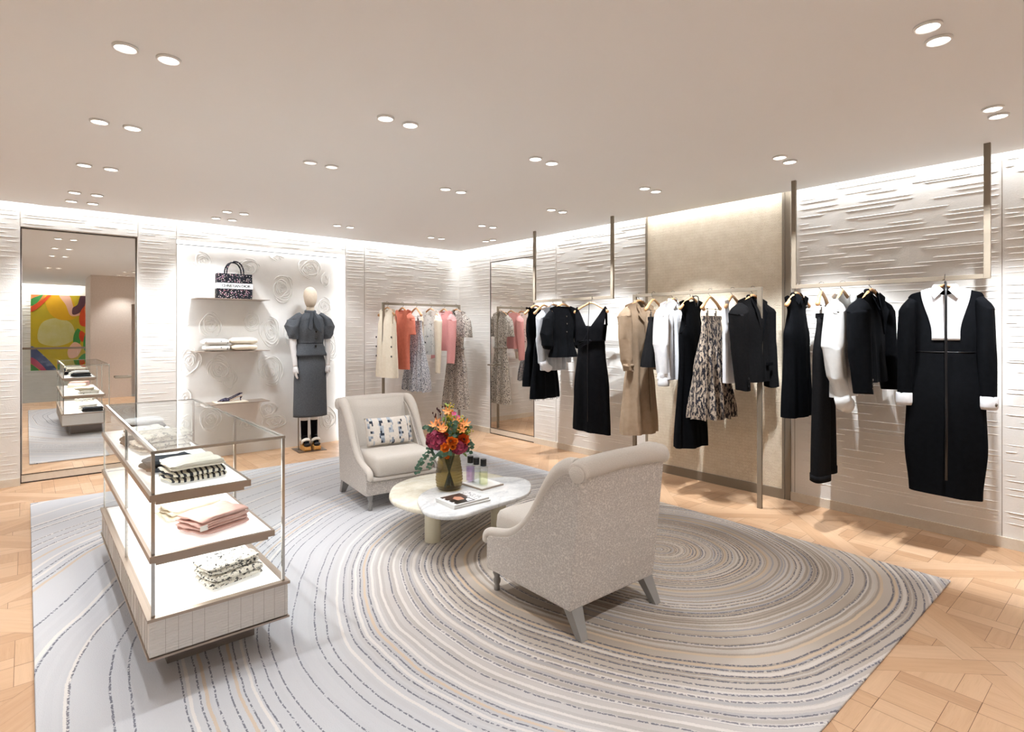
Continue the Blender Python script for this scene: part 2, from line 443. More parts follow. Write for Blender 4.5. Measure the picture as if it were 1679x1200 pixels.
# ---- display alcove: plaster panel with carved roses, light slot all round
mb = MB(); g = .035; yn = YB+.12
mb.box((A0+g, yn, 0), (A1-g, yn+.05, AZ-g))
roses = [(-3.438, 2.22, .089, .109), (-3.525, 2.04, .125, .175), (-2.957, 2.177, .131, .126), (-2.22, 2.23, .138, .12), (-2.562, 1.956, .136, .166), (-3.355, 1.501, .11, .132), (-2.914, 1.55, .088, .114), (-2.704, 1.43, .114, .187), (-2.478, 1.375, .07, .155), (-2.031, 1.757, .085, .112), (-1.95, 1.225, .085, .176), (-3.269, .999, .133, .155), (-3.16, .888, .083, .112), (-3.56, 1.104, .105, .16), (-2.701, .95, .144, .199), (-2.726, .489, .095, .093), (-2.66, .332, .138, .094), (-3.353, .426, .11, .109), (-1.98, .295, .109, .15), (-3.61, .70, .06, .085), (-3.62, 1.574, .045, .096), (-2.97, .327, .076, .057), (-2.62, 2.33, .08, .03), (-3.59, .402, .076, .107), (-2.02, 2.1, .05, .09), (-2.25, .75, .1, .12), (-2.2, 1.1, .1, .14)]
rnd = random.Random(11)
for (x, z, rx, rz) in roses:
    tilt = rnd.uniform(-.5, .5); nr = max(2, int(min(rx, rz)/.017)); ph = rnd.random()*6
    for k in range(1, nr+1):
        f = k/nr; a = rnd.random()*6.28
        for seg in range(rnd.choice((2, 2, 3))):
            sp = rnd.uniform(1.5, 2.5); pts = []
            N = max(6, int(14*f)+5)
            for i in range(N+1):
                t = a+sp*i/N; wob = 1+.07*math.sin(3*t+ph+k)+.04*math.sin(5*t+k*2)
                ex = rx*f*wob*math.cos(t); ez = rz*f*wob*math.sin(t)
                px = x+ex*math.cos(tilt*.5)-ez*math.sin(tilt*.5)*rx/rz; pz = z+ez*math.cos(tilt*.5)+ex*math.sin(tilt*.5)
                if A0+g+.01 < px < A1-g-.01 and .02 < pz < AZ-g-.02: pts.append((px, yn-.0005, pz))
            if len(pts) > 3:
                m_ = len(pts)-1
                mb.tube(pts, [.0024+.0070*abs(math.sin(PI*i/m_))**.5 for i in range(m_+1)], 5)
            a += sp+rnd.uniform(.15, .8)
wn = struct(mb.build('wall_alcove', M['niche']))
mb = MB(); ys = yn+.02
M['alcove_glow'] = emit('alcove_glow', (.96, .98, 1), 3.2)
mb.box((A0+.004, ys, .02), (A0+.02, ys+.01, AZ-.02)); mb.box((A1-.02, ys, .02), (A1-.004, ys+.01, AZ-.02)); mb.box((A0+.02, ys, AZ-.02), (A1-.02, ys+.01, AZ-.004))
led = mb.build('led_strip', M['alcove_glow'] if 'alcove_glow' in M else emit('alcove_glow', (1, .98, .95), 60), wn)
mb = MB(); mb.box((A0, YB+.005, 0), (A0+.003, YB+.17, AZ)); mb.box((A1-.003, YB+.005, 0), (A1, YB+.17, AZ)); mb.box((A0, YB+.005, AZ-.003), (A1, YB+.17, AZ))
mb.build('reveal', M['alcove_glow'], wn)  # reveal faces emit light themselves, imitating the glow of the strips on them

# ---- stone-textured feature panel in a bronze frame on the right wall
n = NM('pressed_plaster', .8, 0, .3); v = n.coord()
br = n.node('TexBrick'); n.link(n.mapping(v, (1, 1, 1), (0, R(90), 0)), br.inputs[0])
vv = n.node('CombineXYZ'); sx = n.node('SeparateXYZ'); n.link(v, sx.inputs[0]); n.link(sx.outputs[1], vv.inputs[0]); n.link(sx.outputs[2], vv.inputs[1])
nd = n.noise(v, 30, 3, .6, 'Color'); mxv = n.node('VectorMath', operation='MULTIPLY_ADD'); n.link(nd, mxv.inputs[0]); mxv.inputs[1].default_value = (.045, .03, .02); n.link(vv.outputs[0], mxv.inputs[2])
n.link(mxv.outputs[0], br.inputs[0]); br.inputs['Scale'].default_value = 15; br.inputs['Mortar Size'].default_value = .05; br.inputs['Brick Width'].default_value = .9; br.inputs['Row Height'].default_value = .42
n.col(n.mix(n.math('MULTIPLY', br.outputs['Fac'], .25), n.ramp(n.noise(v, 12, 5), [(.3, srgb('e8d8bf')), (.7, srgb('f3e5cf'))]), (*srgb('d2bd9f'), 1)))
hgt = n.math('ADD', n.math('MULTIPLY', br.outputs['Fac'], -1), n.noise(v, 120, 3)); n.bump(hgt, .9, .012)
M['pressed'] = n.m
mb = MB(); mb.box((-.016, -4.735, .085), (-.0, -3.345, H+.1)); fp = struct(mb.build('wall_feature', M['pressed']))
mb = MB(); mb.box((-.028, -4.755, 0), (-.0, -4.735, H+.1)); mb.box((-.028, -3.345, 0), (-.0, -3.325, H+.1)); mb.box((-.028, -4.735, 0), (-.0, -3.345, .085))
fr = mb.build('bronze_frame', M['bronze'], fp); 
mb = MB(); mb.box((-.02, -4.80, 0), (0, -4.757, H+.1)); struct(mb.build('trim_1', M['bronze']))

# ---- the far end of the shop, seen in the mirrors: wall, doorway, glass balustrade, stair wall
mb = MB(); XC = -3.92
mb.box((XC, YF-.2, 0), (-3.2, YF, ZT)); mb.box((-3.2, YF-.2, 2.02), (-2.2, YF, ZT)); mb.box((-2.2, YF-.2, 0), (.2, YF, ZT)); mb.box((-3.2, YF-.6, 0), (-2.2, YF-.5, 2.1))
mb.box((XC, -8.9, -2), (XC+.2, YF-.2, ZT)); mb.box((-2.6, -11.75, -2), (-2.4, YF-.6, ZT))
PS = lambda u, z, d: (XC-d, u, z)
ridges(mb, PS, -8.88, YF-.02, -1, ZT, seed=50, **bold)
struct(mb.build('wall_front', m_plaster('linen_plaster', 'ddcfc4', 'd4c5b8', 40)))
mb = MB(); mb.box((XL-.2, -11.9, -2), (-2.4, -11.7, ZT))
ridges(mb, lambda u, z, d: (u, -11.7+d, z), XL, -2.61, -1.5, ZT, seed=51, **fine)
struct(mb.build('wall_stair', M['plaster']))
mb = MB(); mb.box((XL-.2, -11.9, -2), (XL, YB+.2, ZT)); ridges(mb, lambda u, z, d: (XL+d, u, z), YF, YB, .1, ZT, seed=52, **bold)
struct(mb.build('wall_left', M['plaster']))
mb = MB(); mb.box((XL, -11.7, -2.1), (-2.5, YF, -2.0)); struct(mb.build('floor_stairwell', M['plaster']))
bal = thing('glass_balustrade', 'frameless glass balustrade with bronze handrail at the stair opening, seen in the large mirror', 'balustrade', (-6.2, YF-.06, 0))
mb = MB()
for k in range(4): mb.box((-2.35+k*1.15, -.008, -.15), (-2.35+k*1.15+1.13, .008, 1.06))
mb.build('glass_panel', M['glass'], bal)
MB().box((-2.36, -.025, 1.06), (2.2, .025, 1.10)).build('handrail', M['bronze'], bal)

# ---- abstract painting on the stair wall
art = thing('abstract_painting', 'large yellow abstract painting with green and orange swathes, reflected in the large mirror', 'painting', (-4.24, -11.64, .41))
cols = {k: NM('paint_'+k, .6) for k in ()}
def paint(name, a, b, sc):
    n = NM('paint_'+name, .6); n.col(n.ramp(n.noise(n.coord(), sc, 5, .6), [(.3, srgb(a)), (.7, srgb(b))])); return n.m
pm = [paint('yellow', 'd9b81c', 'b9a92c', 2.2), paint('green', '2f8a4a', '4f9a3a', 4), paint('orange', 'e8743a', 'f09a5a', 4), paint('peach', 'f3b79a', 'eec2a8', 3), paint('plum', '5a3540', '6b4048', 5), paint('cream', 'd9d29a', 'cfc468', 3), paint('slate', '4c5a80', '5d6690', 4), paint('magenta', 'b8476a', 'c85a6a', 4), paint('red', 'd9401e', 'e85a20', 4), paint('gold', 'e8b010', 'e0a818', 4)]
W2 = .62; HH = 1.95
mb = MB(); mb.box((-W2, -.02, 0), (W2, 0, HH))
shapes = [(5, [(.15, .75), (.5, .62), (.85, .8), (.8, 1.2), (.5, 1.35), (.2, 1.2)]), (9, [(.3, 1.95), (.75, 1.95), (.9, 1.4), (.6, 1.3), (.35, 1.5)]),
 (3, [(.55, 1.95), (.75, 1.95), (.85, 1.6), (.98, 1.45), (.78, 1.42), (.68, 1.7)]), (2, [(0, 1.92), (.14, 1.95), (.28, 1.95), (.12, 1.72), (0, 1.6)]), (1, [(0, 1.82), (.16, 1.92), (.24, 1.95), (.1, 1.7), (0, 1.66)]),
 (8, [(.0, 1.62), (.2, 1.8), (.34, 1.95), (.4, 1.95), (.16, 1.62), (0, 1.5)]), (4, [(1.1, 1.95), (.98, 1.95), (.92, 1.72), (.82, 1.62), (.82, 1.45), (.96, 1.5), (1.08, 1.72)]), (8, [(1.2, 1.75), (1.02, 1.62), (.95, 1.35), (1.0, 1.15), (1.2, 1.2)]), (2, [(1.2, 1.95), (1.12, 1.9), (1.06, 1.6), (1.12, 1.3), (1.2, 1.3)]),
 (1, [(.92, 1.08), (.84, .9), (.84, .66), (.95, .62), (1.0, .95)]), (8, [(.98, 1.02), (.95, .85), (1.02, .72), (1.08, .92)]), (1, [(1.08, .95), (1.2, .8), (1.2, .4), (1.04, .55)]), (3, [(.72, .5), (.85, .72), (1.0, .6), (.92, .35), (.76, .3)]), (1, [(.95, .3), (1.1, .4), (1.12, 0), (.9, 0)]), (8, [(.98, .12), (1.1, .2), (1.12, 0), (.96, 0)]),
 (6, [(0, .62), (.14, .52), (.5, .02), (.28, 0), (0, .34)]), (7, [(0, .34), (.12, .26), (.3, 0), (.2, 0), (0, .2)]), (1, [(0, .17), (.16, 0), (0, 0)])]
for k, (mi, pts) in enumerate(shapes):
    mb.cur = mi; q = [(max(-W2+.002, min(W2-.002, -W2+p[0]*1.03)), max(.002, min(HH-.002, p[1]))) for p in pts]
    q = smooth_loop([(a, b, 0) for a, b in q], 5); q = [(max(-W2+.001, min(W2-.001, p[0])), max(.001, min(HH-.001, p[1]))) for p in q]
    mb.prism(q, lambda p: (p[0], 0, p[1]), lambda p, k=k: (p[0], .0008+.0003*k, p[1]))
mb.build('canvas', pm, art)
MB().box((-W2+.01, -.026, .01), (W2-.01, -.02, HH-.01)).build('stretcher', M['wood'], art)

# ---------------------------------------------------------------- rug
X0, X1, Y0, Y1 = -4.92, -.918, -6.084, -.745
n = NM('ring_rug', .95, 0, .05); v = n.coord(); sx = n.node('SeparateXYZ'); n.link(v, sx.inputs[0])
CXr, CYr = -1.80, -4.72
wob = n.noise(v, .55, 1, .5); wob = n.math('MULTIPLY', n.math('SUBTRACT', wob, .5), .42)
wob2 = n.math('MULTIPLY', n.math('SUBTRACT', n.noise(v, 3.2, 2, .5), .5), .028)
fz = n.math('MULTIPLY', n.math('SUBTRACT', n.noise(v, 170, 2), .5), .010)
dx = n.math('SUBTRACT', sx.outputs[0], CXr); dy = n.math('SUBTRACT', sx.outputs[1], CYr)
rr = n.math('SQRT', n.math('ADD', n.math('MULTIPLY', dx, dx), n.math('MULTIPLY', dy, dy)))
rr = n.math('MAXIMUM', n.math('ADD', n.math('ADD', n.math('ADD', rr, wob), wob2), fz), .001)
far = n.node('MapRange', interpolation_type='SMOOTHSTEP'); n.link(rr, far.inputs[0]); far.inputs[1].default_value = .9; far.inputs[2].default_value = 2.3; far = far.outputs[0]
near = n.math('SUBTRACT', 1, far)
lg = n.math('LOGARITHM', n.math('ADD', n.math('MULTIPLY', rr, 1/.75), 1), math.e)
def cells(N, shift):
    q = n.math('ADD', n.math('MULTIPLY', lg, N), shift); w1 = n.node('TexWhiteNoise', noise_dimensions='1D'); n.link(n.math('FLOOR', q), w1.inputs['W'])
    return n.math('FRACT', q), w1.outputs['Value'], w1.outputs['Color']
def between(x, a, b_): return n.math('MULTIPLY', n.math('GREATER_THAN', x, a), n.math('LESS_THAN', x, b_))
patch = n.noise(v, 1.1, 2, .5)
base = n.mix(far, (*srgb('bfb2a4'), 1), (*srgb('c3c2c4'), 1))
base = n.mix(n.math('MULTIPLY', near, n.ramp(patch, [(.4, (0, 0, 0)), (.65, (1, 1, 1))])), base, (*srgb('a89a8c'), 1))
f1, r1, c1 = cells(80, 11.3)
c = n.mix(n.math('MULTIPLY', n.math('MULTIPLY', n.math('GREATER_THAN', r1, .55), between(f1, .1, .75)), n.math('MULTIPLY', near, .7)), base, (*srgb('93877c'), 1))
c = n.mix(n.math('MULTIPLY', n.math('MULTIPLY', n.math('LESS_THAN', r1, .22), between(f1, .1, .7)), n.math('ADD', n.math('MULTIPLY', near, .6), .06)), c, (*srgb('97979f'), 1))
f2, r2, c2 = cells(52, 3.7)
wd = n.math('ADD', .11, n.math('MULTIPLY', near, .14))
inl = n.math('LESS_THAN', n.math('ABSOLUTE', n.math('SUBTRACT', f2, .5)), wd)
c = n.mix(n.math('MULTIPLY', n.math('MULTIPLY', inl, n.math('LESS_THAN', r2, .40)), n.math('ADD', .42, n.math('MULTIPLY', far, .36))), c, (*srgb('ddd6cf'), 1))
c = n.mix(n.math('MULTIPLY', n.math('MULTIPLY', inl, between(r2, .40, .52)), .75), c, (*srgb('cbb398'), 1))
f3, r3, c3 = cells(56, 40.2)
dash = n.math('GREATER_THAN', n.noise(v, 70, 2), .44)
ink = n.math('LESS_THAN', n.math('ABSOLUTE', n.math('SUBTRACT', f3, .5)), n.math('ADD', .06, n.math('MULTIPLY', near, .08)))
c = n.mix(n.math('MULTIPLY', n.math('MULTIPLY', n.math('MULTIPLY', ink, dash), n.math('LESS_THAN', r3, .52)), .78), c, (*srgb('575764'), 1))
n.col(c)
n.bump(n.math('ADD', n.noise(v, 240, 2), n.math('MULTIPLY', n.math('ADD', inl, ink), .35)), .5, .004)
rugb = MB(); rugb.box((X0, Y0, 0.0005), (X1, Y1, .014))
rug = rugb.build('rug', n.m, bevel=.005)
tag(rug, 'large pale grey wool rug with swirling concentric rings on the oak floor', 'rug')
RZ = .014
# ---------------------------------------------------------------- recessed ceiling spotlights
SPOT = 30.0
ORD = ['', 'first', 'second', 'third', 'fourth', 'fifth', 'sixth', 'seventh', 'eighth', 'ninth']
def spotlight(x, y, label, group, aim=(0, 0), power=1.0, lit=True, size=80, up=False):
    t = thing('ceiling_spotlight', label, 'ceiling light', (x, y, H-.012), 0, group)
    MB().lathe([(.040, .010), (.047, .012), (.047, .004), (.044, 0), (.038, .002), (.040, .010)], 28, cap=False).build('trim_ring', M['white_trim'], t, smooth=True)
    MB().lathe([(.0405, .006), (.001, .005)], 28).build('lens', M['lens'] if lit else M['lens_dim'], t)
    l = bpy.data.lights.new('spot_lamp', 'SPOT'); l.energy = SPOT*power; l.spot_size = R(size); l.spot_blend = .55; l.shadow_soft_size = .014; l.color = (.90, .95, 1)
    o = bpy.data.objects.new('spot_lamp', l); COL.objects.link(o); o.parent = t; o.location = (0, 0, -.004)
    d = Vector((aim[0], aim[1], -1)); o.rotation_euler = d.to_track_quat('-Z', 'Y').to_euler()
rows = [-.48, -.90, -1.94, -3.03, -4.11, -5.2, -6.3, -7.2]
cols_ = [-1.04, -2.26, -3.38, -4.56, -5.75, -6.95]
have = {0: [1, 2, 3, 4, 5, 6], 1: [1, 3, 4, 6, 7], 2: [0, 1, 3, 4, 6, 7], 3: [0, 1, 2, 3, 4, 6], 4: [1, 3, 5], 5: [2, 4, 6]}  # farthest columns from the clothes wall and some rear rows: unseen, added for light
for ci, rs in have.items():
    for ri in rs:
        for sgn, word in ((-.077, 'farther from'), (.077, 'nearer')):
            x, y = cols_[ci]+sgn, rows[ri]
            aim = (0, 0); pw = 1.0; sz = 80
            if ci == 0: aim = (.50, .10 if sgn > 0 else -.16); pw = 3.9; sz = 60
            if ri == 0: aim = (0, .45); pw = 1.2
            if ri in (0, 1) and ci == 0: pw = .9; sz = 75
            if ri == 1 and ci: aim = (.05, .45); pw = .8
            if ri == 1 and ci == 0: aim = (.25, .35); pw = 1.0; sz = 75
            if ci == 1 and ri in (3, 4): aim = (.12 if sgn > 0 else -.12, 0)
            lab = 'ceiling spotlight, %s row from back wall, %s pair from clothes wall, %s that wall' % (ORD[ri+1], ORD[ci+1], word)
            spotlight(x, y, lab, 'paired ceiling spotlights', aim, pw, not (ci >= 2 and ri == 3 and ci == 2), sz)
for k, (x, y) in enumerate(((-.41, -1.10), (-.40, -1.24))):
    spotlight(x, y, 'ceiling spotlight close above the mirror door in the corner, %s the back wall' % ('nearer' if k == 0 else 'farther from'), 'corner ceiling spotlights', (-.1, .45), .35)

# ---------------------------------------------------------------- clothing rails
ZR = 1.80
def rail_frame(t, L, z0, top, sec=.034):
    """frame along local x, length L; posts from z0 to rail (top=False: hung from above)"""
    for k in (0, 1):
        x = 0 if k == 0 else L
        m = MB()
        if top: m.box((x-sec/2, -.011, z0), (x+sec/2, .011, ZR))
        else: m.box((x-sec/2, -.011, ZR-.03), (x+sec/2, .011, H))
        m.build('post', M['bronze'], t, bevel=.002)
    MB().box((sec/2, -.010, ZR-.03), (L-sec/2, .010, ZR)).build('rail', M['bronze'], t, bevel=.002)
XR = -.42
t = thing('clothing_rack', 'bronze floor-standing rail holding cream, coral, pink and dotted clothes by the back wall', 'clothing rack', (-1.52, -.42, 0), 0, 'floor-standing clothing racks')
rail_frame(t, 1.17, 0, True, .032)
t = thing('clothing_rack', 'bronze floor-standing rail in front of the stone-textured panel, trench coat to black blazer', 'clothing rack', (XR, -3.485, 0), R(-90), 'floor-standing clothing racks')
rail_frame(t, 1.245, 0, True, .038)
t = thing('hanging_rail', 'bronze rail hung from the ceiling beside the mirror door, black V-neck dress on it', 'clothing rail', (XR, -2.045, 0), R(-90), 'ceiling-hung clothing rails')
rail_frame(t, 1.16, 0, False, .034)
t = thing('hanging_rail', 'bronze rail hung from the ceiling holding the black dress with white bib', 'clothing rail', (XR, -5.0, 0), R(-90), 'ceiling-hung clothing rails')
rail_frame(t, 1.165, 0, False, .034)

# ---------------------------------------------------------------- hangers
def hanger_mesh(clips=False):
    t = thing('clothes_hanger', 'x', 'hanger', (0, 0, ZR-.18))
    zz = lambda z: z-(ZR-.18)
    pts = [(-.184, -.010, 1.640), (-.160, -.009, 1.655), (-.12, -.007, 1.684), (-.06, -.003, 1.716), (-.02, 0, 1.733), (.02, 0, 1.733), (.06, -.003, 1.716), (.12, -.007, 1.684), (.160, -.009, 1.655), (.184, -.010, 1.640)]
    P = smooth_path([(a, b, zz(c)) for a, b, c in pts], 3); n_ = len(P)
    rad = [0.011+.006*abs(2*i/(n_-1)-1)**2.4 for i in range(n_)]
    m = MB(); m.tube(P, rad, 12); m.ball(tuple(P[0]), (.013, .0165, .0168)); m.ball(tuple(P[-1]), (.013, .0165, .0168))
    m.build('shoulder_bar', M['wood'], t, smooth=True)
    hk = [(0, 0, zz(1.735)), (.001, 0, zz(1.752)), (.010, 0, zz(1.764)), (.017, .004, zz(1.78))]
    for k in range(10):
        a = R(-20+k*24); hk.append((.0-.0+.020*math.cos(a)*.0+.0, .021*math.cos(a), zz(ZR-.012)+.022*math.sin(a)))
    hk = [(0, 0, zz(1.735)), (0, .002, zz(1.75)), (0, .014, zz(1.766))]+[(0, .019*math.cos(R(-30+k*22)), zz(ZR-.010)+.020*math.sin(R(-30+k*22))) for k in range(9)]
    MB().tube(smooth_path(hk, 3), .0022, 6).build('hook', M['hook'], t, smooth=True)
    if clips:
        MB().tube([(-.145, -.018, zz(1.665)), (-.145, -.012, zz(1.632)), (.145, -.012, zz(1.632)), (.145, -.018, zz(1.665))], .0018, 6).build('clip_bar', M['hook'], t)
        for x in (-.085, .085):
            c = MB(); c.box((x-.008, -.020, zz(1.545)), (x+.008, -.013, zz(1.62))); c.box((x-.008, -.011, zz(1.545)), (x+.008, -.004, zz(1.60))); c.tube([(x-.006, -.012, zz(1.632)), (x+.006, -.012, zz(1.632))], .006, 8)
            c.build('clip', M['hook'], t, bevel=.001)
    return t
H0 = hanger_mesh(False); H1 = hanger_mesh(True); used_h = {}
def hang(x, y, rz, label, clips=False, tilt=0):
    src = H1 if clips else H0
    if clips not in used_h: used_h[clips] = 1; o = src
    else: o = copy_tree(src)
    o.location = (x, y, ZR-.18); o.rotation_euler = (0, tilt, rz); o['label'] = label; o['group'] = 'wooden clothes hangers'
    return o

# ---------------------------------------------------------------- garments
def shell(mb, hw, dp, ztop=1.718, zbot=1.0, nw=.062, slope=.30, front=.03, back=.012, pw=2.0, amp=.0, nf=5, seed=0, round_end=.03, nx=44, nt=34,
          gap=None, hem=None, vneck=False, sides=(-1, 1), thick=.027, fade=.12, strap=None, sharp=False):
    """two joined sheets of cloth hanging from a shoulder line. hw, dp: tables (z, half width / half depth)"""
    rnd = random.Random(seed); ws = hw(ztop-.06)
    ph = {s_: [rnd.random()*6.28 for _ in range(4)] for s_ in (-1, 1)}
    def top(x0, s_, front_side):
        z = ztop-slope*max(0, abs(x0)-nw)
        e = abs(x0)/ws
        if e > .86: z -= round_end*((e-.86)/.14)**2
        zs = z
        if abs(x0) < nw:
            d = front if front_side else back
            q = abs(x0)/nw
            z -= d*((1-q) if (vneck and front_side) else (1-q**pw)**.7)
        return z, zs
    for side in sides:
        fs = side < 0
        P = []
        for j in range(nt+1):
            row = []
            t = (j/nt)**1.35
            for i in range(nx+1):
                s_ = -1+2*i/nx; s_ = math.copysign(abs(s_)**.9, s_)
                x0 = s_*ws; zt, zs = top(x0, s_, fs)
                zb = zbot+(hem(s_, fs) if hem else 0)
                z = zt+(zb-zt)*t
                x = s_*hw(z)
                D = dp(z)
                prof = max(0, 1-abs(s_)**2.4)**.5
                rmp = sm((zs-z)/fade)
                y = thick*min(1, (1-abs(s_))*12)*(1-rmp)+D*prof*rmp
                if amp:
                    a = amp*sm((zs-z)/(.9*max(.2, ztop-zbot)))*min(1, (1-abs(s_))*6)
                    k = s_*nf*PI
                    w1 = math.sin(k+ph[side][0])+.5*math.sin(k*1.73+ph[side][1]+z*2)+.35*math.sin(k*.57+ph[side][2]-z*3)
                    if sharp: w1 = 2*abs(((k/PI+ph[side][0]) % 2)-1)-1
                    y += a*w1
                y = max(y, .002*min(1, (1-abs(s_))*20))
                if gap and fs:
                    gx = gap(z)
                    if abs(x) < gx: x = math.copysign(gx*(.98+.02*abs(x)/gx), x if x else 1)
                row.append((x, side*y, z))
            P.append(row)
        mb.grid(P)
    return mb
def sleeve(mb, sd, x0, z0, sec, n=18, seed=0, fold=.003, cap=True):
    """sec: list (drop, dx, dy, rx, ry) from the shoulder down; sd = -1/+1 side"""
    rnd = random.Random(seed); rs = []; pa = rnd.random()*6
    K = 14
    def ev(t, c):
        return stable([(i/(len(sec)-1), s_[c]) for i, s_ in enumerate(sec)], t)
    # dome at the shoulder
    m_ = K*(len(sec)-1)
    for i in range(m_+1):
        t = i/m_; d, dx, dy, rx, ry = [ev(t, c) for c in range(5)]
        dome = min(1, (d+.012)/.05)**.6 if d < .04 else 1
        r_ = []
        for k in range(n):
            a = 2*PI*k/n; f = 1+fold/.05*(math.sin(3*a+pa+t*9)+.6*math.sin(5*a-t*14+pa))*sm(t*4)
            # keep the inner side of the upper sleeve inside the body
            r_.append((sd*(x0+dx)+math.cos(a)*rx*f*dome, dy+math.sin(a)*ry*f*dome, z0-d+.006*math.sin(2*a+pa)*sm(t*3)+(-.35*sd*math.cos(a)*rx*dome if d < .08 else 0)))
        rs.append(r_)
    mb.rings(rs, cap)
    return mb
class Garment:
    def __init__(s, name, label, cat, x, y, rz, zbase, group=None):
        s.zb = zbase; s.t = thing(name, label, cat, (x, y, zbase), rz, group)
    def part(s, mb, name, mat, smooth=True, solid=0, **kw):
        mb.v = [(a, b, c-s.zb) for a, b, c in mb.v]
        o = mb.build(name, mat, s.t, smooth=smooth, **kw)
        if solid:
            q = o.modifiers.new('thickness', 'SOLIDIFY'); q.thickness = solid; q.offset = 0
        return o
T = lambda *a: (lambda z: stable(sorted(a), z))
def buttons(g, pts, r, mat, name='button'):
    for p in pts: g.part(MB().ball(p, (r, r*.45, r), 10, 6), name, mat)
def shirt_collar(g, mat, z=1.716, r=.062, h=.038, drop=.05, name='collar', front=-.055):
    m = MB(); m.tube([(r*math.cos(a)*.9, -r*.55*math.sin(a)*.8, z+.004) for a in [R(-200+i*22) for i in range(11)]], [.012]*11, 8, flat=1.7)
    for sd in (-1, 1):
        q = [(sd*.012, front*.8, z-.018), (sd*.058, front*.75, z-.072), (sd*.082, front*.3, z-.03), (sd*.064, 0, z+.018), (sd*.03, front*.5, z+.008)]
        m.add(q+[(a, b-.005, c) for a, b, c in q], [(0, 1, 2, 3, 4), (5, 6, 7, 8, 9)]+[(i, (i+1) % 5, 5+(i+1) % 5, 5+i) for i in range(5)])
    return g.part(m, name, mat, smooth=False, bevel=.002)
def lapels(g, mat, z=1.718, zl=1.36, w=.075, yo=-.058):
    for sd in (-1, 1):
        m = MB(); y = yo
        q = [(sd*.006, y-.006, zl), (sd*.03, y-.010, zl+.1), (sd*(.05+w*.5), y-.008, z-.13), (sd*.075, y*.9, z-.10), (sd*.088, y*.75, z-.065), (sd*.062, -.01, z+.012), (sd*.035, y*.55, z-.04), (sd*.010, y*.9, zl+.12)]
        nq = len(q); m.add(q+[(a, b+.006, c) for a, b, c in q], [tuple(range(nq)), tuple(range(nq, 2*nq))]+[(i, (i+1) % nq, nq+(i+1) % nq, nq+i) for i in range(nq)])
        g.part(m, 'lapel', mat, smooth=False)
    m = MB(); m.tube([(.058*math.cos(a), -.034*math.sin(a), z+.006) for a in [R(-190+i*20) for i in range(11)]], .010, 8, flat=1.6); g.part(m, 'collar', mat)
# ---------------------------------------------------------------- garment fabrics
M['black'] = cloth('black_wool', '121316', '0d0e10', 40, .8, .3)
M['black2'] = cloth('black_crepe', '151619', '101113', 30, .7, .2)
M['charcoal'] = cloth('charcoal_wool', '1f1e1f', '181819', 60, .85, .3)
M['black_satin'] = cloth('black_satin', '141416', '0d0d0f', 30, .35, .1)
M['white'] = cloth('white_cotton', 'e9e9eb', 'dedee2', 20, .75, .2)
M['white_satin'] = cloth('white_satin', 'e2e2e0', 'd6d6d4', 20, .45, .1)
M['grey_sheer'] = cloth('grey_silk', 'c4c6ca', 'b5b8bd', 20, .5, .1)
M['cream'] = cloth('cream_wool', 'f1e6d3', 'e9dcc6', 30, .85, .2)
M['coral'] = cloth('coral_knit', 'e58a74', 'd97d68', 30, .85, .3)
M['pink'] = cloth('pink_tweed', 'eaaba8', 'df9c9a', 120, .85, .4)
M['pink_pale'] = cloth('pale_pink_lining', 'f3cfcf', 'edc2c2', 40, .8, .2)
M['khaki'] = cloth('khaki_gabardine', 'a8917a', '9b846c', 20, .75, .2)
M['khaki_dark'] = cloth('khaki_lining', '6b5842', '5f4e3a', 20, .8, .2)
M['dots'] = fabric_print('dotted_print', 'cfc5ba', [('2e2c34', 3.1, .55), ('8a7c70', 11.3, .60)], 100, detail=1)
M['dots_b'] = fabric_print('blue_grey_print', 'd3d3d6', [('3b3e4c', 5.1, .54), ('8e8f9c', 21.0, .58)], 90, stretch=(1.6, 1.6, .9), detail=2)
M['floral'] = fabric_print('black_floral', 'efebe3', [('2b2b2e', 5.2, .64), ('7a7466', 1.1, .66)], 28, detail=3)
M['toile'] = fabric_print('tan_toile', 'b09f8e', [('23222a', 2.2, .50), ('57504b', 9.2, .58)], 46, stretch=(1.5, 1.5, .5), detail=8)
M['gold'] = plain('gold_button', 'c9a25a', .3, 1)
M['pearl'] = plain('pearl_button', 'efe6dc', .3)
HB = ' on its wooden hanger'

# ======== rack by the back wall; fronts face -x, rail runs along x at y -.42
def back(x): return dict(x=x, y=-.42, rz=R(-90))
# cream long waistcoat coat
hang(-1.465, -.42, R(-86), 'hanger holding the long cream buttoned waistcoat, end of back rack')
g = Garment('waistcoat', 'long cream sleeveless coat with black side buttons, first on the rack by back wall', 'coat', -1.465, -.42, R(-86), .85, 'clothes on the back rack')
sh = T((.85, .225), (1.3, .205), (1.5, .19), (1.62, .155), (1.74, .16)); dd = T((.85, .075), (1.5, .06), (1.74, .03))
g.part(shell(MB(), sh, dd, zbot=.85, nw=.08, front=.045, amp=.010, nf=2.5, seed=1), 'front_and_back', M['cream'])
g.part(MB().tube([(0, -.074, 1.69), (0, -.083, 1.3), (0, -.082, .86)], .0035, 6), 'front_edge', M['cream'])
buttons(g, [(sx_*.175, -.052, z) for sx_ in (-1, 1) for z in (1.36, 1.24, 1.12)], .013, M['black_cap'])
g.part(MB().tube([(sx_*.155 if 0 else .165, -.03*math.cos(a), 1.57+.085*math.sin(a)) for a in [R(i*30) for i in range(12)]], .004, 6, close=True), 'armhole_edge', M['khaki'])
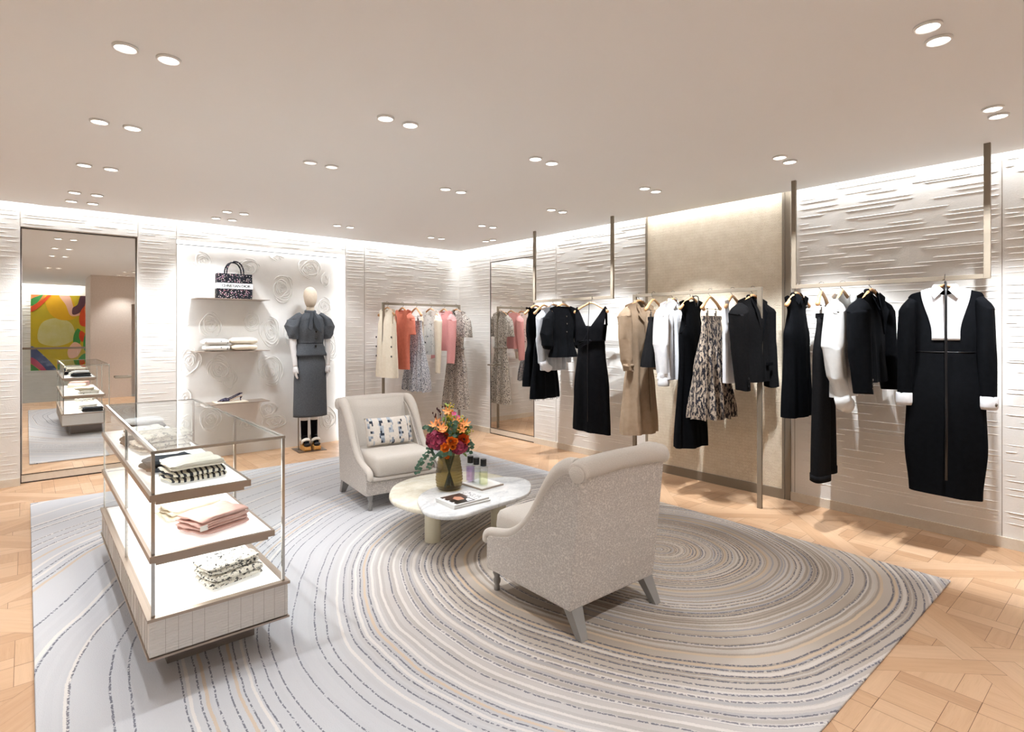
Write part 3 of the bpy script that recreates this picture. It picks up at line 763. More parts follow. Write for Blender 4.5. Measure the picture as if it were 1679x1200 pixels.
# coral knit dress
hang(-1.245, -.42, R(-90), 'hanger holding the coral knitted top')
g = Garment('knit_dress', 'coral short-sleeved knitted dress, second on the back rack', 'dress', -1.245, -.42, R(-90), .945, 'clothes on the back rack')
sh = T((.945, .17), (1.25, .165), (1.5, .18), (1.68, .195), (1.74, .195)); dd = T((.945, .05), (1.5, .055), (1.74, .03))
g.part(shell(MB(), sh, dd, zbot=.945, nw=.085, front=.05, amp=.006, nf=2.3, seed=2), 'dress_body', M['coral'])
for sd in (-1, 1): g.part(sleeve(MB(), sd, .19, 1.664, [(0, 0, 0, .03, .03), (.05, .01, 0, .045, .055), (.18, .015, 0, .042, .07), (.27, .012, 0, .04, .072)], seed=sd), 'sleeve', M['coral'])
g.part(MB().tube([(.083*math.cos(a), -.028*math.sin(a)-.005, 1.698-.022*max(0, math.sin(a))) for a in [R(i*20) for i in range(18)]], .005, 6, close=True), 'neckband', M['coral'])
# patterned skirt
hang(-1.045, -.42, R(-96), 'bare-shouldered hanger clipping the blue-grey pleated skirt', True)
g = Garment('skirt', 'blue-grey printed pleated midi skirt clipped to the third hanger of back rack', 'skirt', -1.045, -.435, R(-96), .66, 'clothes on the back rack')
sh = T((.66, .30), (1.2, .20), (1.5, .135), (1.57, .125)); dd = T((.66, .12), (1.5, .04), (1.57, .02))
g.part(shell(MB(), sh, dd, ztop=1.565, zbot=.66, nw=.2, front=0, back=0, slope=0, round_end=.0, amp=.020, nf=8, seed=3, fade=.05, nx=90, hem=lambda s_, f: .008*math.sin(s_*25)), 'pleated_skirt', M['dots_b'])
g.part(MB().box((-.128, -.02, 1.545), (.128, .02, 1.572)), 'waistband', M['dots_b'], smooth=False, bevel=.004)
# floral blouse
hang(-.818, -.42, R(-90), 'hanger holding the cream blouse with black floral front')
g = Garment('blouse', 'cream long-sleeved blouse with black floral front, between grey skirt and pink jacket', 'blouse', -.818, -.42, R(-90), 1.08, 'clothes on the back rack')
sh = T((1.08, .17), (1.4, .165), (1.62, .175), (1.74, .18)); dd = T((1.08, .05), (1.74, .03))
g.part(shell(MB(), sh, dd, zbot=1.12, nw=.085, front=.07, amp=.008, nf=3, seed=4), 'blouse_body', M['floral'])
g.part(sleeve(MB(), 1, .175, 1.664, [(0, 0, 0, .03, .03), (.1, .012, 0, .042, .06), (.5, .022, -.01, .036, .045), (.78, .03, -.02, .022, .035)], seed=5), 'sleeve', M['cream'])
g.part(sleeve(MB(), -1, .175, 1.664, [(0, 0, 0, .03, .03), (.1, .012, 0, .042, .06), (.5, .0, -.05, .036, .05), (.66, -.02, -.07, .03, .045)], seed=6), 'sleeve', M['cream'])
g.part(MB().lathe([(.031, 1.01), (.036, 1.06), (.034, 1.065)], 14, (-.155, -.07, 0), cap=False), 'cuff', M['coral'])
# pink jacket
hang(-.602, -.42, R(-92), 'hanger holding the pink collarless jacket')
g = Garment('jacket', 'pink collarless tweed jacket with pearl buttons on the back rack', 'jacket', -.602, -.42, R(-92), 1.0, 'clothes on the back rack')
sh = T((1.16, .185), (1.4, .17), (1.6, .185), (1.74, .19)); dd = T((1.16, .07), (1.5, .065), (1.74, .03))
g.part(shell(MB(), sh, dd, zbot=1.17, nw=.08, front=.05, amp=.007, nf=2.2, seed=7), 'jacket_body', M['pink'])
for sd, e in ((1, 1.0), (-1, .92)): g.part(sleeve(MB(), sd, .185, 1.664, [(0, 0, 0, .032, .035), (.07, .012, 0, .05, .068), (.3, .02, -.005, .046, .066), (.66*e, .022, -.03, .038, .055)], seed=8+sd), 'sleeve', M['pink'])
g.part(MB().tube([(.075*math.cos(a), -.028*math.sin(a)-.008, 1.698-.03*max(0, math.sin(a))) for a in [R(i*20) for i in range(18)]], .006, 6, close=True), 'neck_trim', M['pink_pale'])
g.part(MB().box((-.014, -.078, 1.18), (.014, -.06, 1.68)), 'placket', M['pink_pale'], smooth=False)
buttons(g, [(.0, -.08, z) for z in (1.64, 1.55, 1.46, 1.37, 1.28, 1.20)], .008, M['pearl']); buttons(g, [(.2, -.088, 1.03+.025*k) for k in range(3)], .006, M['pearl'])
# dotted shirt dress
hang(-.40, -.42, R(-84), 'hanger holding the dotted shirt dress at rack end')
g = Garment('shirt_dress', 'long dotted short-sleeved shirt dress with belt, last on the back rack by the corner', 'dress', -.40, -.42, R(-84), .365, 'clothes on the back rack')
sh = T((.365, .25), (.9, .20), (1.17, .14), (1.22, .135), (1.5, .165), (1.74, .19)); dd = T((.365, .10), (1.15, .05), (1.5, .06), (1.74, .03))
g.part(shell(MB(), sh, dd, zbot=.365, nw=.075, front=.06, amp=.016, nf=3.2, seed=9, vneck=True), 'dress_body', M['dots'])
for sd in (-1, 1): g.part(sleeve(MB(), sd, .185, 1.664, [(0, 0, 0, .035, .035), (.06, .02, 0, .055, .06), (.2, .045, 0, .062, .075), (.31, .05, 0, .06, .075)], seed=12+sd), 'sleeve', M['dots'])
shirt_collar(g, M['dots'])
g.part(MB().tube([(.14*math.cos(a), -.056*math.sin(a), 1.19) for a in [R(i*20) for i in range(18)]], .016, 6, close=True, flat=1.3), 'belt', M['dots'])

# ======== first ceiling rail on the clothes wall; fronts face -y
def nm(x): return x
hang(XR, -2.06, R(4), 'hanger of the black sleeveless dress beside the mirror door')
g = Garment('dress', 'black sleeveless dress with cinched waist, hanging nearest the mirror door', 'dress', XR, -2.06, R(4), .80, 'clothes on the rail by the mirror door')
sh = T((.80, .205), (1.15, .17), (1.28, .13), (1.45, .155), (1.55, .15), (1.64, .115), (1.74, .17)); dd = T((.8, .07), (1.28, .045), (1.74, .03))
g.part(shell(MB(), sh, dd, zbot=.80, nw=.085, front=.09, amp=.008, nf=2.4, seed=21), 'dress_body', M['black2'])
hang(XR, -2.205, R(8), 'hanger with thick pale end clipping the black frayed-hem skirt', True)
g = Garment('skirt', 'long black skirt with frayed hem, between sleeveless dress and pale shirt', 'skirt', XR, -2.215, R(8), .66, 'clothes on the rail by the mirror door')
sh = T((.66, .245), (1.2, .19), (1.5, .15), (1.57, .145)); dd = T((.66, .09), (1.57, .02))
g.part(shell(MB(), sh, dd, ztop=1.565, zbot=.675, nw=.3, front=0, back=0, slope=0, round_end=0, amp=.010, nf=2.6, seed=22, fade=.06), 'skirt_body', M['black'])
m = MB(); rnd = random.Random(3)
for k in range(120):
    s_ = rnd.uniform(-1, 1); sd = rnd.choice((-1, 1)); x = s_*.243; y = sd*.088*max(0, 1-abs(s_)**2.4)**.5; L = rnd.uniform(.006, .024)
    m.tube([(x, y, .68), (x+rnd.uniform(-.006, .006), y, .676-L)], .0012, 3)
g.part(m, 'frayed_hem', M['black'])
hang(XR, -2.36, R(2), 'hanger of the pale grey-white shirt by the black jacket')
g = Garment('shirt', 'pale grey-white silky shirt with turned-back cuff, behind the black puff-sleeved jacket', 'shirt', XR, -2.36, R(2), .90, 'clothes on the rail by the mirror door')
sh = T((.97, .20), (1.5, .185), (1.74, .19)); dd = T((.97, .07), (1.5, .06), (1.74, .03))
g.part(shell(MB(), sh, dd, zbot=1.0, nw=.075, front=.05, amp=.014, nf=4, seed=23), 'shirt_body', M['grey_sheer'])
for sd in (-1, 1): g.part(sleeve(MB(), sd, .185, 1.664, [(0, 0, 0, .032, .035), (.07, .014, 0, .052, .068), (.3, .025, -.005, .05, .056), (.58, .02, -.02, .036, .045)], seed=24+sd, fold=.006), 'sleeve', M['grey_sheer'])
g.part(MB().tube([(-.205, -.030, 1.11), (-.18, -.035, 1.05), (-.12, -.045, 1.02)], [.042, .046, .04], 12, flat=1.3), 'cuff', M['white'])
shirt_collar(g, M['grey_sheer'])
hang(XR, -2.51, R(-6), 'hanger of the black jacket with puffed half sleeves')
g = Garment('jacket', 'black collarless buttoned jacket with gathered puff sleeves, on the rail by the mirror door', 'jacket', XR, -2.51, R(-6), 1.14, 'clothes on the rail by the mirror door')
sh = T((1.14, .205), (1.27, .165), (1.34, .15), (1.5, .18), (1.74, .185)); dd = T((1.14, .08), (1.34, .055), (1.74, .03))
g.part(shell(MB(), sh, dd, zbot=1.15, nw=.082, front=.022, amp=.010, nf=3, seed=25), 'jacket_body', M['black2'])
for sd in (-1, 1): g.part(sleeve(MB(), sd, .18, 1.664, [(0, 0, 0, .035, .035), (.1, .03, 0, .060, .058), (.26, .055, -.01, .072, .066), (.38, .055, -.015, .066, .064), (.42, .055, -.015, .045, .05)], seed=26+sd, fold=.004), 'sleeve', M['black2'])
buttons(g, [(.0, y, z) for z, y in ((1.6, -.062), (1.52, -.066), (1.43, -.064), (1.35, -.06))], .008, M['hook'])
g.part(MB().tube([(.078*math.cos(a), -.026*math.sin(a)-.006, 1.704) for a in [R(i*20) for i in range(18)]], .006, 6, close=True), 'neckband', M['black'])
# face-out wrap dress
XF = XR-.03
hang(XF, -2.95, R(-72), 'hanger showing its full shape above the black V-neck dress')
g = Garment('dress', 'long black V-neck wrap dress with knotted waist, facing outwards on the rail', 'dress', XF, -2.95, R(-72), .38, 'clothes on the rail by the mirror door')
sh = T((.38, .215), (.8, .195), (1.27, .145), (1.33, .14), (1.45, .165), (1.55, .17), (1.60, .175), (1.72, .17)); dd = T((.38, .07), (1.0, .075), (1.3, .055), (1.7, .02))
def bodice(side):
    # one sheet of the V bodice: strap to crossing
    pass
g.part(shell(MB(), T((.38, .215), (.8, .20), (1.27, .155), (1.34, .15)), dd, ztop=1.345, zbot=.385, nw=.3, front=0, back=0, slope=0, round_end=0, amp=.012, nf=2.2, seed=28, fade=.01, thick=.05, hem=lambda s_, f: -.02*s_), 'skirt_panel', M['black_satin'])
for sd in (-1, 1):
    P = []
    for j in range(19):
        t = j/18; z = lerp(1.672, 1.325, t); row = []
        xo = lerp(.172, .152, sm(t)); xi = lerp(.142, -.075, t)
        for i in range(11):
            u_ = i/10; x_ = lerp(xo, xi, u_); bul = max(0, 1-(x_/.18)**2)**.5
            row.append((sd*x_, -.022-.052*bul*sm(t*1.6)-(.007 if sd > 0 else 0)-.004*math.sin(u_*7+t*5)*t, z))
        P.append(row)
    g.part(MB().grid(P), 'bodice_front', M['black_satin'], solid=.003)
P = []
for j in range(10):
    t = j/9; z = lerp(1.52, 1.335, t); P.append([(lerp(-1, 1, i/16)*lerp(.17, .15, t), .02+.035*math.sin(PI*i/16), z-.03*math.sin(PI*i/16)*(1-t)) for i in range(17)])
g.part(MB().grid(P), 'bodice_back', M['black_satin'], solid=.003)
for sd in (-1, 1): g.part(MB().tube([(sd*.152, -.028, 1.655), (sd*.158, -.030, 1.672), (sd*.158, -.01, 1.683), (sd*.158, .012, 1.67), (sd*.16, .022, 1.50)], .009, 8, flat=1.5), 'strap', M['black_satin'])
m = MB()
for k in range(4):
    m.tube(smooth_path([(.02, -.083, 1.345-.008*k), (-.05, -.083, 1.335-.016*k), (-.12, -.06, 1.33-.030*k)], 4), [.007, .008, .008, .007, .006, .005, .004, .003, .002], 8)
m.ball((.02, -.082, 1.335), (.020, .012, .018)); g.part(m, 'knot', M['black_satin'])
g.part(MB().tube([(0, -.055, 1.74), (.004, -.09, 1.5), (-.004, -.093, 1.2), (.002, -.10, .75), (0, -.098, .50)], .0035, 5, flat=1.6), 'hanging_ribbon', M['black_cap'])

# ======== middle rack
hang(XR, -3.54, R(-4), 'hanger of the khaki trench coat')
g = Garment('trench_coat', 'khaki trench coat with epaulettes and strapped cuff, first on the middle rack', 'coat', XR, -3.54, R(-4), .45, 'clothes on the middle rack')
sh = T((.45, .235), (.9, .20), (1.15, .165), (1.5, .19), (1.74, .195)); dd = T((.45, .12), (1.15, .07), (1.5, .075), (1.74, .035))
g.part(shell(MB(), sh, dd, zbot=.455, nw=.075, front=.05, amp=.016, nf=2.4, seed=31), 'coat_body', M['khaki'])
for sd in (-1, 1):
    g.part(sleeve(MB(), sd, .19, 1.664, [(0, 0, 0, .036, .04), (.08, .016, 0, .058, .075), (.3, .026, -.005, .054, .072), (.5, .02, -.03, .05, .055), (.60, .01, -.04, .042, .05)], seed=32+sd, fold=.006), 'sleeve', M['khaki'])
    g.part(MB().box((min(sd*.10, sd*.2), -.018, 1.685 if 0 else 1.69), (max(sd*.10, sd*.2), .018, 1.70)).map(lambda p, sd=sd: (p[0], p[1], p[2]-.42*(abs(p[0])-.10))), 'epaulette', M['khaki'], smooth=False, bevel=.003)
g.part(MB().lathe([(.05, 1.10), (.052, 1.115), (.05, 1.13)], 14, (-.202, -.038, 0), cap=False), 'cuff_strap', M['khaki'], solid=.006)
g.part(MB().tube([(-.245, -.05, 1.115), (-.26, -.09, 1.11)], .012, 6, flat=.4), 'strap_end', M['khaki'])
lapels(g, M['khaki'], w=.11, zl=1.42, yo=-.078)
g.part(MB().tube([(.02, -.085, 1.40), (.015, -.105, .95), (.02, -.13, .47)], .004, 6), 'front_edge', M['khaki_dark'])
hang(XR-.03, -3.725, R(10), 'hanger with pale rounded end above the dark pleated mini skirt', True)
g = Garment('mini_skirt', 'short dark charcoal pleated skirt clipped over the trench coat', 'skirt', XR-.03, -3.755, R(10), 1.10, 'clothes on the middle rack')
sh = T((1.08, .235), (1.4, .18), (1.57, .14)); dd = T((1.08, .10), (1.5, .045), (1.57, .02))
g.part(shell(MB(), sh, dd, ztop=1.565, zbot=1.11, nw=.3, front=0, back=0, slope=0, round_end=0, amp=.010, nf=15, seed=33, fade=.05, nx=130, sharp=True), 'pleated_skirt', M['charcoal'])
g.part(MB().box((-.137, -.022, 1.535), (.137, .022, 1.572)), 'waistband', M['charcoal'], smooth=False, bevel=.004)
hang(XR, -3.915, R(3), 'hanger of the crisp white shirt on the middle rack')
g = Garment('shirt', 'crisp white long-sleeved cotton shirt with pointed collar on the middle rack', 'shirt', XR, -3.915, R(3), .95, 'clothes on the middle rack')
sh = T((.99, .20), (1.5, .19), (1.74, .195)); dd = T((.99, .075), (1.5, .065), (1.74, .03))
g.part(shell(MB(), sh, dd, zbot=1.0, nw=.075, front=.055, amp=.018, nf=4, seed=34, vneck=True), 'shirt_body', M['white'])
for sd in (-1, 1):
    g.part(sleeve(MB(), sd, .19, 1.664, [(0, 0, 0, .034, .036), (.08, .014, 0, .056, .07), (.35, .026, -.01, .052, .068), (.6, .02, -.03, .046, .058), (.65, .02, -.03, .048, .058)], seed=35+sd, fold=.006), 'sleeve', M['white'])
    g.part(MB().lathe([(.047, .95), (.05, .96), (.05, 1.02), (.045, 1.025)], 16, (sd*.21, -.03, 0), cap=False), 'cuff', M['white'], solid=.004)
shirt_collar(g, M['white'])
buttons(g, [(.0, -.085, z) for z in (1.58, 1.48, 1.38, 1.28, 1.18, 1.08)], .0055, M['pearl'])
hang(XR, -4.105, R(-2), 'hanger of the long black sleeveless dress, middle rack')
g = Garment('dress', 'long black sleeveless flared dress between white shirt and patterned skirt', 'dress', XR, -4.105, R(-2), .41, 'clothes on the middle rack')
sh = T((.41, .22), (1.2, .165), (1.42, .17), (1.50, .145), (1.6, .125), (1.66, .145), (1.74, .175)); dd = T((.41, .09), (1.3, .06), (1.74, .03))
g.part(shell(MB(), sh, dd, zbot=.415, nw=.07, front=.03, amp=.014, nf=2.2, seed=37), 'dress_body', M['black'])
g.part(MB().tube([(-.178, 0, 1.655), (-.178, -.03, 1.6), (-.15, -.05, 1.5), (-.168, -.03, 1.44), (-.17, .0, 1.425)], .003, 6), 'armhole_edge', M['black_satin'])
m = MB()
for sd in (-1, 1): m.tube(smooth_path([(0, -.015, 1.745), (sd*.02, -.035, 1.755), (sd*.035, -.05, 1.735), (sd*.012, -.055, 1.66)], 4), .003, 5, flat=1.6)
g.part(m, 'ribbon_bow', M['black_cap'])
hang(XR, -4.29, R(6), 'hanger with a wide pale shoulder over the patterned skirt', True)
g = Garment('skirt', 'full pleated tan and black toile-patterned midi skirt', 'skirt', XR, -4.305, R(6), .69, 'clothes on the middle rack')
sh = T((.69, .30), (1.1, .235), (1.45, .175), (1.57, .155)); dd = T((.69, .14), (1.1, .10), (1.5, .05), (1.57, .022))
g.part(shell(MB(), sh, dd, ztop=1.565, zbot=.70, nw=.4, front=0, back=0, slope=0, round_end=0, amp=.026, nf=7, seed=38, fade=.06, nx=110, hem=lambda s_, f: .006*math.sin(s_*30)), 'pleated_skirt', M['toile'])
g.part(MB().box((-.157, -.024, 1.54), (.157, .024, 1.572)), 'waistband', M['toile'], smooth=False, bevel=.004)
hang(XR, -4.495, R(9), 'hanger with bare arm beyond the white tank top')
g = Garment('tank_top', 'white ribbed tank top with wide neckline beside the black blazer', 'top', XR, -4.495, R(9), 1.0, 'clothes on the middle rack')
sh = T((1.0, .155), (1.3, .165), (1.43, .175), (1.50, .155), (1.6, .165), (1.72, .18)); dd = T((1.0, .05), (1.4, .05), (1.7, .02))
g.part(shell(MB(), sh, dd, ztop=1.70, zbot=1.01, nw=.150, slope=.5, front=.20, back=.12, pw=2.6, amp=.008, nf=3, seed=39, round_end=0), 'top_body', M['white'])
g.part(MB().box((-.022, .030, 1.52), (.022, .034, 1.545)), 'care_label', M['black_cap'], smooth=False)
hang(XR, -4.672, R(-3), 'hanger of the black blazer at the rack end')
g = Garment('blazer', 'black tailored blazer with buttoned cuff at the near end of the middle rack', 'blazer', XR, -4.672, R(-3), .97, 'clothes on the middle rack')
sh = T((1.02, .195), (1.3, .175), (1.5, .195), (1.74, .20)); dd = T((1.02, .09), (1.3, .075), (1.5, .08), (1.74, .035))
g.part(shell(MB(), sh, dd, zbot=1.03, nw=.072, front=.06, amp=.008, nf=2.2, seed=40, vneck=True, slope=.28, round_end=.02), 'jacket_body', M['charcoal'])
for sd, c_ in ((-1, 'charcoal'), (1, 'charcoal')): g.part(sleeve(MB(), sd, .2, 1.664, [(0, 0, 0, .04, .045), (.07, .018, 0, .06, .08), (.35, .016, -.01, .053, .072), (.69, .022, -.04, .044, .060)], seed=41+sd, fold=.002), 'sleeve', M[c_])
lapels(g, M['black'], yo=-.075)
buttons(g, [(-.24, -.10, 1.01+.03*k) for k in range(3)], .008, M['black_cap'])
g.part(MB().box((.06, -.094, 1.16), (.15, -.082, 1.185)), 'pocket_flap', M['black'], smooth=False, bevel=.002)

# ======== second ceiling rail
hang(XR, -5.02, R(-2), 'hanger of the black sleeveless shift, second ceiling rail')
g = Garment('dress', 'black sleeveless shift dress with open collar on the ceiling rail with the trousers', 'dress', XR, -5.02, R(-2), .78, 'clothes on the rail beyond the middle rack')
sh = T((.78, .185), (1.3, .165), (1.42, .175), (1.50, .145), (1.6, .125), (1.66, .145), (1.74, .175)); dd = T((.78, .07), (1.3, .06), (1.74, .03))
g.part(shell(MB(), sh, dd, zbot=.785, nw=.072, front=.10, amp=.007, nf=2.2, seed=51, vneck=True), 'dress_body', M['black'])
shirt_collar(g, M['black'], h=.03)
buttons(g, [(.03, -.062, 1.63)], .012, M['hook'], 'brooch')
hang(XR, -5.20, R(10), 'hanger with pale rounded end clipping the charcoal trousers', True)
g = Garment('trousers', 'charcoal wide-leg turned-up trousers clipped to a hanger', 'trousers', XR, -5.215, R(10), .34, 'clothes on the rail beyond the middle rack')
g.part(MB().box((-.155, -.026, 1.535), (.155, .026, 1.572)), 'waistband', M['charcoal'], smooth=False, bevel=.005)
for sd in (-1, 1):
    cx = T((.35, sd*.13), (1.25, sd*.095), (1.54, sd*.078)); rx = T((.35, .125), (1.25, .105), (1.54, .079)); ry = T((.35, .055), (1.25, .05), (1.54, .026)); rs = []
    for i in range(26):
        z = lerp(1.545, .36 if sd < 0 else .37, i/25)
        r_ = []
        for k in range(28):
            a = 2*PI*k/28; f = 1+.05*sm((1.545-z)/.5)*math.cos(4*a+sd)+(.14*max(0, math.cos(a+PI/2))**12)
            r_.append((cx(z)+rx(z)*math.cos(a)*f, ry(z)*math.sin(a)*f, z))
        rs.append(r_)
    m = MB(); m.rings(rs, False); g.part(m, 'trouser_leg', M['charcoal'], solid=.003)
    z = .36 if sd < 0 else .37
    rs = [[(cx(.36)+(rx(.36)+.004)*math.cos(a)*(1+.05*math.cos(4*a+sd)+.14*max(0, math.cos(a+PI/2))**12), (ry(.36)+.004)*math.sin(a)*(1+.05*math.cos(4*a+sd)+.14*max(0, math.cos(a+PI/2))**12), zz) for a in [2*PI*k/28 for k in range(28)]] for zz in (z-.002, z+.045)]
    m = MB(); m.rings(rs, False); g.part(m, 'turn_up', M['charcoal'], solid=.003)
hang(XR, -5.345, R(4), 'hanger of the white satin bow blouse')
g = Garment('blouse', 'white satin blouse with neck bow and deep turned cuff', 'blouse', XR, -5.345, R(4), .90, 'clothes on the rail beyond the middle rack')
sh = T((.93, .19), (1.4, .18), (1.74, .19)); dd = T((.93, .06), (1.5, .055), (1.74, .03))
g.part(shell(MB(), sh, dd, zbot=.97, nw=.075, front=.04, amp=.014, nf=3.4, seed=53), 'blouse_body', M['white_satin'])
for sd in (-1, 1): g.part(sleeve(MB(), sd, .185, 1.664, [(0, 0, 0, .034, .036), (.08, .014, 0, .052, .066), (.34, .03, 0, .054, .07), (.55, .022, -.02, .048, .06), (.70, .0, -.05, .034, .045)], seed=54+sd, fold=.006), 'sleeve', M['white_satin'])
g.part(MB().tube([(-.215, -.05, .99), (-.185, -.055, .945), (-.11, -.065, .915)], [.045, .05, .044], 14, flat=1.35), 'cuff', M['white_satin'])
m = MB()
for sd in (-1, 1):
    m.tube(smooth_path([(.03, -.06, 1.66), (.03+sd*.05, -.075, 1.70), (.03+sd*.07, -.08, 1.65), (.03+sd*.02, -.07, 1.645)], 4), .017, 8, flat=.6)
m.tube(smooth_path([(.03, -.07, 1.65), (.05, -.08, 1.55), (.045, -.085, 1.46)], 4), .018, 8, flat=.35)
g.part(m, 'neck_bow', M['white_satin'])
hang(XR, -5.53, R(-3), 'hanger of the short black jacket next to the bow blouse')
g = Garment('blazer', 'short black stand-collar jacket with three cuff buttons, between bow blouse and bib dress', 'blazer', XR, -5.53, R(-3), 1.03, 'clothes on the rail beyond the middle rack')
sh = T((1.06, .20), (1.3, .165), (1.5, .185), (1.74, .195)); dd = T((1.06, .08), (1.3, .065), (1.74, .035))
g.part(shell(MB(), sh, dd, zbot=1.09, nw=.072, front=.05, amp=.008, nf=2.2, seed=55, vneck=True, slope=.30), 'jacket_body', M['black'])
for sd in (-1, 1): g.part(sleeve(MB(), sd, .195, 1.664, [(0, 0, 0, .038, .042), (.07, .018, 0, .058, .076), (.35, .035, -.01, .055, .072), (.64, .045, -.04, .046, .06)], seed=56+sd, fold=.002), 'sleeve', M['black'])
lapels(g, M['black'], yo=-.078, zl=1.42, w=.05)
buttons(g, [(-.235, -.095, 1.06+.028*k) for k in range(3)], .008, M['hook'])
# face-out bib dress
XD = XR-.04
hang(XD, -5.96, R(-74), 'hanger inside the collar of the black and white bib dress')
g = Garment('dress', 'long black long-sleeved dress with white bib, collar and cuffs, facing outwards', 'dress', XD, -5.96, R(-74), .39, 'clothes on the rail beyond the middle rack')
sh = T((.39, .19), (.7, .215), (1.0, .205), (1.3, .165), (1.5, .175), (1.74, .20)); dd = T((.39, .06), (1.0, .075), (1.3, .06), (1.74, .03))
hem = lambda s_, f: -.012*s_
def front_y(x, z):
    s_ = min(1, abs(x)/sh(z)); zs = 1.718-.30*max(0, abs(x)-.07)
    rmp = sm((zs-z)/.12); return -(.027*min(1, (1-s_)*12)*(1-rmp)+dd(z)*max(0, 1-s_**2.4)**.5*rmp)
g.part(shell(MB(), sh, dd, zbot=.39, nw=.07, front=.05, amp=.006, nf=1.5, seed=57, slope=.30, round_end=.015, hem=hem), 'dress_body', M['black'])
for sd in (-1, 1):
    g.part(sleeve(MB(), sd, .178, 1.664, [(0, 0, 0, .036, .04), (.07, .018, 0, .05, .065), (.35, .025, -.005, .052, .062), (.66, .035, -.015, .043, .05)], seed=58+sd, fold=.002), 'sleeve', M['black'])
    cz = .958
    g.part(MB().lathe([(.043, cz), (.049, cz+.02), (.0485, cz+.075), (.046, cz+.08)], 18, (sd*.213, -.016, 0), cap=False), 'cuff', M['white'], solid=.004)
g.part(MB().ball((.245, -.055, .99), (.008, .006, .012)), 'cufflink', M['hook'])
P = []
for j in range(17):
    t = j/16; row = []
    for i in range(21):
        u_ = -1+2*i/20; xt = u_*.128; zt_ = 1.718-.30*max(0, abs(xt)-.07); zz = zt_+.002
        if abs(xt) < .07: zz -= .05*(1-(abs(xt)/.07)**2)**.7
        x_ = lerp(xt, u_*.072, sm(t*1.15)); z = lerp(zz, 1.385, t)
        row.append((x_, front_y(x_, z)-.006, z+.004*(1-t)))
    P.append(row)
g.part(MB().grid(P), 'white_bib', M['white'], solid=.002)
shirt_collar(g, M['white'], z=1.722, front=-.07)
g.part(MB().tube([(x_, front_y(x_, 1.31)-.001, 1.31) for x_ in [-.16+.02*i for i in range(17)]], .0025, 5), 'waist_seam', M['black_cap'])
g.part(MB().tube([(0, -.02, 1.76), (0, -.055, 1.745), (0, -.072, 1.6), (0, -.072, 1.3), (.002, -.084, .9), (0, -.086, .5)], .0075, 6, flat=.5), 'hanging_ribbon', M['black_cap'])
# ---------------------------------------------------------------- armchairs
n = NM('woven_pattern', .9, 0, .2); v = n.coord()
vo = n.node('TexVoronoi', feature='DISTANCE_TO_EDGE'); n.link(n.mapping(v, (1, 1, 1)), vo.inputs['Vector']); vo.inputs['Scale'].default_value = 85; vo.inputs['Randomness'].default_value = .85
ln = n.math('LESS_THAN', vo.outputs['Distance'], .085); brk = n.math('GREATER_THAN', n.noise(v, 90, 1), .44)
n.col(n.mix(n.math('MULTIPLY', ln, brk), n.ramp(n.noise(v, 300, 2), [(.35, srgb('b9b1ab')), (.65, srgb('c7bfb8'))]), (*srgb('dcd5cd'), 1)))
n.bump(n.math('ADD', n.math('MULTIPLY', ln, .6), n.noise(v, 500, 2)), .35, .003); M['woven'] = n.m
n = NM('boucle', .95, 0, .15); v = n.coord(); f = n.noise(v, 230, 3, .7)
n.col(n.ramp(f, [(.3, srgb('d8cfc5')), (.65, srgb('e6ded4'))])); n.bump(f, .7, .006); n.b.inputs['Sheen Weight'].default_value = .15; M['boucle'] = n.m
M['grey_wood'] = plain('grey_lacquered_wood', '908d8a', .5)
ARM = [(-.345, .285), (-.338, .312), (-.30, .332), (-.20, .352), (-.12, .378), (-.04, .430), (.03, .50), (.08, .57), (.13, .645), (.185, .718), (.24, .772), (.30, .806), (.355, .812)]
